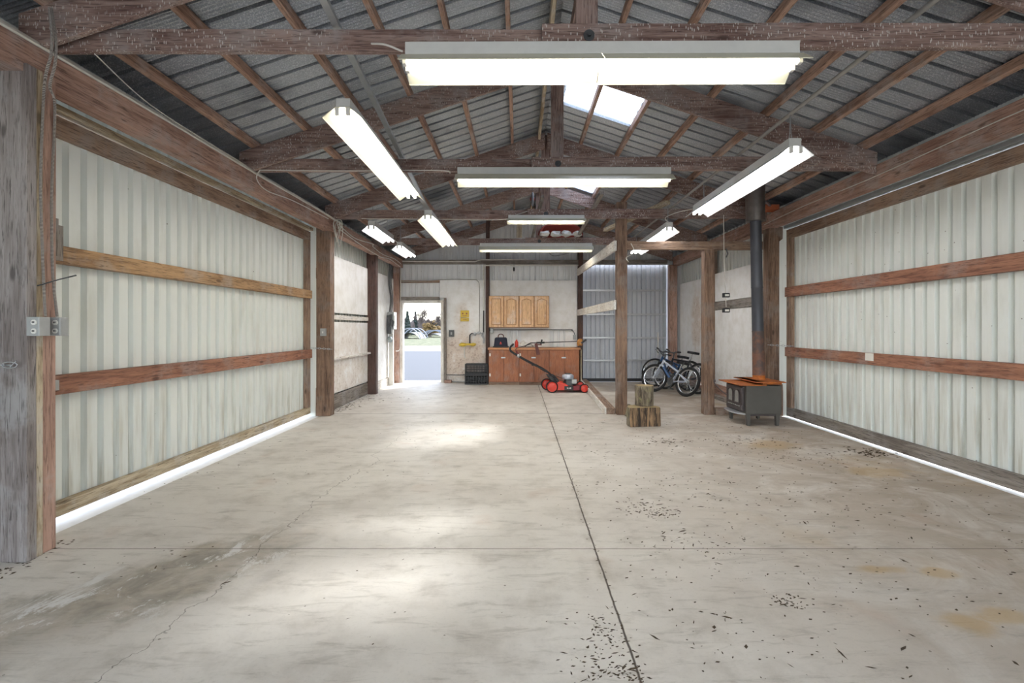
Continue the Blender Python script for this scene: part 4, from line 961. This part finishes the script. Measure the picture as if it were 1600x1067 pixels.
# ------------------------------------------------------------------ logs
def log_mesh(r, h, seed, n=28):
    m = MB(); zs = [0, h*.05, h*.3, h*.6, h*.95, h]; rings = []
    for z_ in zs:
        e = .97 if z_ in (0, h) else 1
        rings.append([m.bm.verts.new((e*(r+.07*r*noise.noise(Vector((math.cos(a)*2+seed, math.sin(a)*2, z_*3)))+.04*r*noise.noise(Vector((math.cos(a)*7, math.sin(a)*7+seed, z_*2))))*math.cos(a),
                    e*(r+.07*r*noise.noise(Vector((math.cos(a)*2+seed, math.sin(a)*2, z_*3)))+.04*r*noise.noise(Vector((math.cos(a)*7, math.sin(a)*7+seed, z_*2))))*math.sin(a), z_)) for a in [2*PI*k/n for k in range(n)]])
    for A, B in zip(rings, rings[1:]):
        for k in range(n): m._f([A[k], A[(k+1) % n], B[(k+1) % n], B[k]])
    f = m._f(rings[0][::-1]); f2 = m._f(rings[-1])
    for q in (f, f2): q.material_index = 1
    return m
# lower: wide split round, flat split face to the camera
lo = log_mesh(.235, .27, 1.0)
bmesh.ops.bisect_plane(lo.bm, geom=lo.bm.verts[:]+lo.bm.edges[:]+lo.bm.faces[:], plane_co=(-.02, -.07, 0), plane_no=(.12, -1, 0), clear_outer=True)
es = [e for e in lo.bm.edges if e.is_boundary]
r_ = bmesh.ops.contextual_create(lo.bm, geom=es)
for f in r_['faces']: f.material_index = 2
o = one('log', lo, [M['bark'], M['logend'], M['split']], 'lower wide split log standing on the floor by the tall post', 'log')
o.location = (X(1005, 7.05), 7.1, 0)
up = log_mesh(.135, .29, 6.0)
o = one('log', up, [M['bark'], M['logend']], 'upper upright round log standing on the wider log', 'log'); o.location = (X(1006, 7.2), 7.18, .272)
m = MB(); m.beam((0, 0, .02), (.1, .03, .17), .09, .05); m.beam((-.02, .03, .01), (.03, .05, .2), .05, .04)
o = one('bark_piece', m, M['bark'], 'broken grey bark pieces leaning behind the logs', 'bark'); o.location = (X(985, 7.75), 7.72, 0)

# ------------------------------------------------------------------ lawn mower
D0 = 10.6
mw = thing('lawn_mower', (X(888, D0), D0, 0), 'red push lawn mower with black handle parked before the counter', 'lawn mower', rz=0)
u = D0/F
def mx_(p): return (p-888)*u
def wheel(cx, cy, r, name='wheel'):
    m = MB(); m.lathe([(r*.78, -.028), (r*.97, -.026), (r, -.015), (r, .015), (r*.97, .026), (r*.78, .028)], n=30, axis='Y'); wv = m.build(name, M['rubber'], mw, smooth=True); wv.location = (cx, cy, r)
    m = MB(); m.lathe([(r*.3, -.044), (r*.55, -.034), (r*.72, -.034), (r*.78, -.04), (r*.82, -.026), (r*.79, .024), (r*.3, .03)], n=30, axis='Y')
    for k in range(6):
        a = 2*PI*k/6; m.beam((r*.15*math.cos(a), -.04, r*.15*math.sin(a)), (r*.72*math.cos(a), -.037, r*.72*math.sin(a)), .012, .012, up=(0, 1, 0))
    m.build('hub', M['red'], wv, smooth=True)
    return wv
wheel(mx_(862.5), -.0, .13); wheel(mx_(856.5), .5, .13); wheel(mx_(913), -.0, .098); wheel(mx_(911), .5, .098)
m = MB(); m.prism([(mx_(866), .05), (mx_(866), .20), (mx_(872), .23), (mx_(884), .19), (mx_(889), .14), (mx_(886), .05)], .03, .47); m.build('deck', M['red'], mw, bevel=.012)
m = MB(); m.prism([(mx_(884), .05), (mx_(888), .145), (mx_(908), .13), (mx_(913), .1), (mx_(912), .06)], .05, .45); m.build('front_deck', M['darkred'], mw, bevel=.012)
m = MB(); m.prism([(mx_(882), .055), (mx_(882), .14), (mx_(896), .145), (mx_(896), .055)], .02, .04); m.build('badge_panel', M['black'], mw)
m = MB(); m.box(mx_(886), mx_(888), .014, .02, .085, .11); m.box(mx_(888.8), mx_(890), .014, .02, .085, .105); m.box(mx_(890.6), mx_(892.4), .014, .02, .085, .112); m.build('badge_marks', M['white'], mw)
m = MB(); m.box(mx_(896), mx_(906), .015, .04, .05, .14); m.build('side_guard', M['darkred'], mw, bevel=.005)
m = MB(); m.lathe([(.0, .15), (.14, .15), (.15, .2), (.13, .24), (.1, .26), (.0, .26)][1:5], c=(mx_(892), .24, 0), n=20); m.box(mx_(885), mx_(895), .06, .2, .15, .26); m.build('engine_block', M['darkgrey'], mw, smooth=True)
m = MB(); m.lathe([(.12, .27), (.13, .29), (.13, .34), (.115, .37), (.07, .385)], c=(mx_(889), .24, 0), n=24); m.build('engine_cover', M['silverpaint'], mw, smooth=True)
m = MB(); m.lathe([(.075, .385), (.06, .4)], c=(mx_(889), .24, 0), n=20); m.box(mx_(883), mx_(902), .08, .3, .255, .275); m.build('fuel_cap', M['black'], mw)
m = MB(); m.box(mx_(893.5), mx_(902), .03, .12, .19, .28); m.build('air_filter', M['greybox'], mw, bevel=.012)
m = MB(); m.prism([(mx_(864), .2), (mx_(873), .14), (mx_(874), .26), (mx_(866), .37), (mx_(854), .37)], .06, .44); m.build('rear_flap', M['black'], mw, bevel=.02)
hz = lambda py: Z(py, D0)
for s in (0.02, .48):
    m = MB(); m.tube(smooth_path([(mx_(871), s, .22), (mx_(856), s, hz(582)), (mx_(822), s, hz(564)), (mx_(800), s, hz(551)), (mx_(797), s, hz(547))], 4), .014, 8); m.build('handle_bar', M['black'], mw, smooth=True)
m = MB(); m.tube(smooth_path([(mx_(797), .02, hz(547)), (mx_(797), .02, hz(543)), (mx_(801), .04, hz(539)), (mx_(802), .25, hz(538.5)), (mx_(801), .46, hz(539)), (mx_(797), .48, hz(543)), (mx_(797), .48, hz(547))], 4), .018, 8); m.build('grip', M['black'], mw, smooth=True)
m = MB(); m.tube(smooth_path([(mx_(812), .02, hz(556)), (mx_(806), .1, hz(548)), (mx_(808), .25, hz(543)), (mx_(806), .4, hz(548)), (mx_(812), .48, hz(556))], 4), .006, 6); m.build('control_bail', M['darkred'], mw, smooth=True)
m = MB(); m.tube(smooth_path([(mx_(808), .02, hz(553)), (mx_(806), .0, hz(545)), (mx_(818), -.02, hz(541)), (mx_(828), .0, hz(538)), (mx_(833), .03, hz(541))], 5), .006, 6); m.tube(smooth_path([(mx_(811), .03, hz(556)), (mx_(830), .0, hz(566)), (mx_(850), .02, hz(580)), (mx_(880), .1, .3)], 5), .006, 6); m.build('cable', M['black'], mw, smooth=True)
m = MB(); m.blob((mx_(810), .02, hz(556)), (.03, .03, .04), 2, .4, 2); m.build('bracket', M['alu'], mw, smooth=True)
m = MB(); m.blob((mx_(834), .02, hz(570)), (.05, .03, .025), 2, .3, 2); m.build('clamp', M['black'], mw, smooth=True)

# ------------------------------------------------------------------ bicycles
def bicycle(loc, rz_, lean_, r, steer, paint, seat_h, label, tire=.026, fork_mat=None):
    """local x forward, z up, rear contact at x=0"""
    wb = .95*(r/.32)**.5
    b = thing('bicycle', loc, label, 'bicycle', 'bicycles leaning in the corner', rot=(lean_, 0, rz_))
    def whl(cx, turn, name):
        m = MB(); N = 32
        m.tube([(math.cos(2*PI*k/N)*(r-tire), 0, math.sin(2*PI*k/N)*(r-tire)) for k in range(N)], tire, 8, closed=True)
        o = m.build(name, M['rubber'], b, smooth=True); o.location = (cx, 0, r); o.rotation_euler = (0, 0, turn)
        m = MB(); m.tube([(math.cos(2*PI*k/N)*(r-tire*2.1), 0, math.sin(2*PI*k/N)*(r-tire*2.1)) for k in range(N)], tire*.5, 6, closed=True); m.build('rim', M['chrome'], o, smooth=True)
        m = MB()
        for k in range(20):
            a = 2*PI*k/20; a2 = a+(.35 if k % 2 else -.35); s = .025*(-1)**k
            m.tube([(.02*math.cos(a2), s, .02*math.sin(a2)), (math.cos(a)*(r-tire*2), 0, math.sin(a)*(r-tire*2))], .0022, 4)
        m.build('spokes', M['chrome'], o)
        m = MB(); m.lathe([(.02, -.045), (.02, .045)], n=10, axis='Y'); m.build('hub', M['alu'], o)
        return o
    whl(0, 0, 'rear_wheel'); fw = whl(wb, steer, 'front_wheel')
    bb = Vector((.42, 0, .27)); sc_ = Vector((.27, 0, seat_h-.16)); hd = Vector((wb-.19, 0, .66+r*.2)); hb = Vector((wb-.155, 0, .55+r*.2)); rh = Vector((0, 0, r)); fh = Vector((wb, 0, r))
    m = MB(); m.tube([bb, hb], .024, 8); m.tube([bb, sc_], .02, 8); m.tube([sc_-Vector((0, 0, .04)), hd-Vector((0, 0, .03))], .02, 8); m.tube([hd, hb], .026, 8)
    for s in (-.05, .05):
        m.tube([rh+Vector((0, s, 0)), bb+Vector((0, s*.6, 0))], .011, 6); m.tube([rh+Vector((0, s, 0)), sc_+Vector((0, s*.3, -.06))], .011, 6)
    m.build('frame', paint, b, smooth=True)
    m = MB(); m.tube([bb+(hb-bb)*.12, bb+(hb-bb)*.85], .027, 8); m.build('tube_decal', M['blue'], b, smooth=True)
    m = MB(); q = Matrix.Rotation(steer, 3, 'Z')
    for s in (-.05, .05):
        off = q @ Vector((0, s, 0)); m.tube([fh+off, hb+off+Vector((.02, 0, -.03))], .015, 8)
    m.tube([hb+q @ Vector((0, -.06, 0))+Vector((.02, 0, -.02)), hb+q @ Vector((0, .06, 0))+Vector((.02, 0, -.02))], .018, 8)
    m.build('fork', fork_mat or M['silverpaint'], b, smooth=True)
    hc_ = hd+Vector((-.01, 0, .1))
    m = MB(); m.tube([hd, hc_], .014, 8); m.tube([hc_, hc_+q @ Vector((.07, 0, .02))], .014, 8)
    c0 = hc_+q @ Vector((.07, 0, .02))
    m.tube([c0+q @ Vector((-.05, -.29, .04)), c0+q @ Vector((-.02, -.15, .03)), c0+q @ Vector((0, -.06, 0)), c0+q @ Vector((0, .06, 0)), c0+q @ Vector((-.02, .15, .03)), c0+q @ Vector((-.05, .29, .04))], .012, 8)
    hbo = m.build('handlebar', M['darkgrey'], b, smooth=True)
    for s in (-1, 1):
        m = MB(); m.tube([c0+q @ Vector((-.05, s*.29, .04)), c0+q @ Vector((-.03, s*.18, .03))], .018, 8); m.tube([c0+q @ Vector((.03, s*.14, 0)), c0+q @ Vector((.02, s*.24, .01))], .007, 6); m.build('grip', M['black'], hbo, smooth=True)
    m = MB(); m.tube([sc_, Vector((.235, 0, seat_h-.02))], .013, 8); m.build('seat_post', M['chrome'], b, smooth=True)
    m = MB(); m.prism([(-.14, -.07), (-.12, -.085), (-.05, -.06), (.06, -.02), (.14, -.015), (.14, .015), (.06, .02), (-.05, .06), (-.12, .085), (-.14, .07)], -.02, .035, 'Z'); o = m.build('saddle', M['black'], b, bevel=.015); o.location = (.24, 0, seat_h); o.rotation_euler = (0, -.08, 0)
    m = MB(); m.lathe([(.085, .045), (.085, .05)], c=bb, n=22, axis='Y'); m.tube([bb+Vector((0, -.07, 0)), bb+Vector((.1, -.075, -.13))], .009, 6); m.tube([bb+Vector((0, .07, 0)), bb+Vector((-.1, .075, .13))], .009, 6)
    m.box(bb.x+.06, bb.x+.14, -.16, -.07, bb.z-.145, bb.z-.12); m.box(bb.x-.14, bb.x-.06, .07, .16, bb.z+.12, bb.z+.145); m.build('crankset', M['darkgrey'], b)
    return b
def heading(p, q): return math.atan2(q[1]-p[1], q[0]-p[0])
A1, A2 = (X(1058, 10.05), 10.05), (X(1030, 10.9), 10.9)
bicycle((X(1070, 10.0), 10.0, .0), math.radians(119), math.radians(15), .31, math.radians(18), M['silverpaint'], .68, 'blue and silver bicycle nearest the camera in the corner', .03)
bicycle((X(1088, 10.4), 10.4, .0), math.radians(117), math.radians(9), .33, math.radians(14), M['darkpaint'], .86, 'black bicycle with raised saddle behind the blue one', .024, M['darkpaint'])
bicycle((X(1073, 10.95), 10.95, 0), math.radians(124), math.radians(12), .34, math.radians(10), M['blue'], .74, 'dark blue bicycle at the back, mostly hidden by the others', .022, M['darkpaint'])

# ------------------------------------------------------------------ loose dirt on the floor
random.seed(4)
m = MB()
def crumb(x, y, s):
    a = random.gauss(.2, .5) if random.random() < .6 else random.random()*PI; l = s*(random.uniform(.7, 2.2) if random.random() < .93 else random.uniform(2.5, 5)); w_ = s*random.uniform(.5, .9); h_ = s*random.uniform(.2, .5)
    c, n_ = math.cos(a), math.sin(a); P = lambda u, v, z: m.bm.verts.new((x+u*c-v*n_, y+u*n_+v*c, z))
    b = [P(-l, -w_*.5, .0), P(l*.2, -w_, 0), P(l, w_*.3, 0), P(-l*.3, w_, 0)]; t_ = P(l*.1, 0, h_)
    for k in range(4): m._f([b[k], b[(k+1) % 4], t_])
def cluster(px, py, n, sx, sy, s=.008):
    D = 1.4*F/(py-512); cx = X(px, D)
    for k in range(n): crumb(random.gauss(cx, sx), random.gauss(D, sy), s*1.25*random.uniform(.4, 1.2))
for a in ((1003, 793, 60, .1, .09, .007), (1028, 802, 45, .1, .05, .006), (936, 975, 40, .05, .08, .005), (955, 1010, 50, .08, .08, .005), (940, 1045, 60, .08, .05, .005), (985, 1055, 40, .04, .04, .005), (1235, 940, 30, .06, .04, .006), (1220, 938, 22, .04, .02, .006),
          (1363, 708, 130, .12, .1, .012), (1170, 690, 60, .3, .15, .010), (1250, 715, 90, .4, .3, .009), (1120, 770, 70, .5, .3, .006), (1300, 800, 70, .5, .3, .007), (1070, 850, 60, .25, .12, .005), (1180, 900, 60, .35, .2, .004),
          (1040, 690, 50, .12, .1, .012), (560, 622, 120, .4, .5, .012), (540, 635, 80, .12, .3, .014), (250, 700, 40, .5, .8, .007), (360, 730, 30, .5, .5, .006), (230, 870, 20, .3, .2, .006), (1380, 890, 60, .5, .3, .005), (1170, 1000, 60, .3, .15, .004), (470, 1000, 12, .4, .2, .004), (700, 720, 60, 1.2, 1.2, .005), (700, 640, 60, 1.2, 1.4, .007)):
    cluster(*a)
for k in range(620): crumb(random.uniform(.6, 4.0), random.uniform(1.6, 7.5), .004+random.random()*.006)
for k in range(120): y_ = random.uniform(1.9, 7); crumb(.485+random.gauss(0, .015), y_, .005)
for k in range(60): crumb(-2.98+random.gauss(0, .06), 3.0+random.uniform(-.25, .25), .009)
for v in m.bm.verts: v.co.z += .0006
tag(m.build('floor_debris', M['dirt'], top=False), 'dark dirt crumbs and dry leaf bits scattered over the concrete floor', 'debris', kind='stuff')

# ------------------------------------------------------------------ outside, through the doorway
def tree(x, y, h, kind, label):
    t_ = thing('tree', (x, y, 0), label, 'tree', 'trees beyond the field')
    rnd = random.Random(int(x*10))
    m = MB(); m.tube([(0, 0, 0), (.05, 0, h*.4), (0, 0, h*.85)], [.25, .18, .05], 6); m.build('trunk', M['twigs'], t_)
    m = MB()
    if kind == 'conifer':
        for k in range(9):
            z = h*(.12+.88*k/9); r = h*.22*(1-k/9.3); m.lathe([(r, z-.3), (r*.8, z), (.03, z+h*.16)], n=11)
        for v in m.bm.verts: v.co += Vector((rnd.uniform(-.25, .25), rnd.uniform(-.25, .25), rnd.uniform(-.15, .15)))
        m.build('foliage', M['conifer'], t_)
    else:
        nb = 60
        def br(p, d, L, r, lev):
            q = p+d*L; m.tube([p, q], [r, r*.6], 3)
            if lev:
                for k in range(4):
                    dd = (d+Vector((rnd.uniform(-.8, .8), rnd.uniform(-.8, .8), rnd.uniform(-.35, .6)))).normalized(); br(p.lerp(q, rnd.uniform(.45, 1)), dd, L*.72, r*.55, lev-1)
        for k in range(5): br(Vector((0, 0, h*.2+h*.06*k)), Vector((rnd.uniform(-.6, .6), rnd.uniform(-.6, .6), 1)).normalized(), h*.3, .09, 4)
        m.build('branches', M['twigs'], t_)
        if kind == 'autumn':
            m = MB()
            for k in range(70):
                m.blob((rnd.gauss(0, h*.2), rnd.gauss(0, h*.2), h*.45+rnd.gauss(0, h*.16)), (.35, .35, .25), k, .8, 1)
            m.build('leaves', M['autumn'], t_)
    return t_
def tx_(px, D): return X(px, D)
tree(tx_(637, 80), 80, Z(488, 80), 'conifer', 'dark conifer at the left side of the doorway view')
tree(tx_(649, 95), 95, Z(490, 95), 'conifer', 'narrow conifer between the first conifer and the bare tree')
tree(tx_(660, 82), 82, Z(483, 82), 'bare', 'large bare tree in the middle of the doorway view')
tree(tx_(672, 78), 78, Z(498, 78), 'autumn', 'low tree with orange autumn leaves right of the bare tree')
tree(tx_(686, 88), 88, Z(490, 88), 'bare', 'bare tree at the right side of the doorway view')
tree(tx_(684, 92), 92, Z(497, 92), 'conifer', 'small conifer at the right side of the doorway view')
hedge = MB()
rnd = random.Random(5)
for k in range(60): hedge.blob((tx_(600, 96)+k*.45, 96+rnd.uniform(-1, 1), 1.2+rnd.uniform(-.3, .5)), (.9, .8, 1.6), k, .6, 1)
tag(hedge.build('hedge', M['twigs']), 'brown hedge line behind the field', 'hedge', kind='stuff')
for k, (px0, px1, D_, hh, lb) in enumerate(((622, 657, 62, 1.3, 'left white film tunnel arching in the field'), (655, 696, 70, 1.0, 'low white film row at the right in the field'))):
    m = MB(); a, b = X(px0, D_), X(px1, D_); N = 16
    prof = [(a+(b-a)*j/N, hh*math.sin(PI*j/N)**.6+.02) for j in range(N+1)]
    for y_ in (0, 2.5, 5): m.tube([(x_, D_+y_, z_) for x_, z_ in prof], .07, 5)
    m.sheet([(x_, D_+.3, z_*.9-.4) for x_, z_ in prof][::1], [(x_, D_+5, z_*.9-.35) for x_, z_ in prof])
    one('crop_tunnel', m, M['poly'], lb, 'crop tunnel')
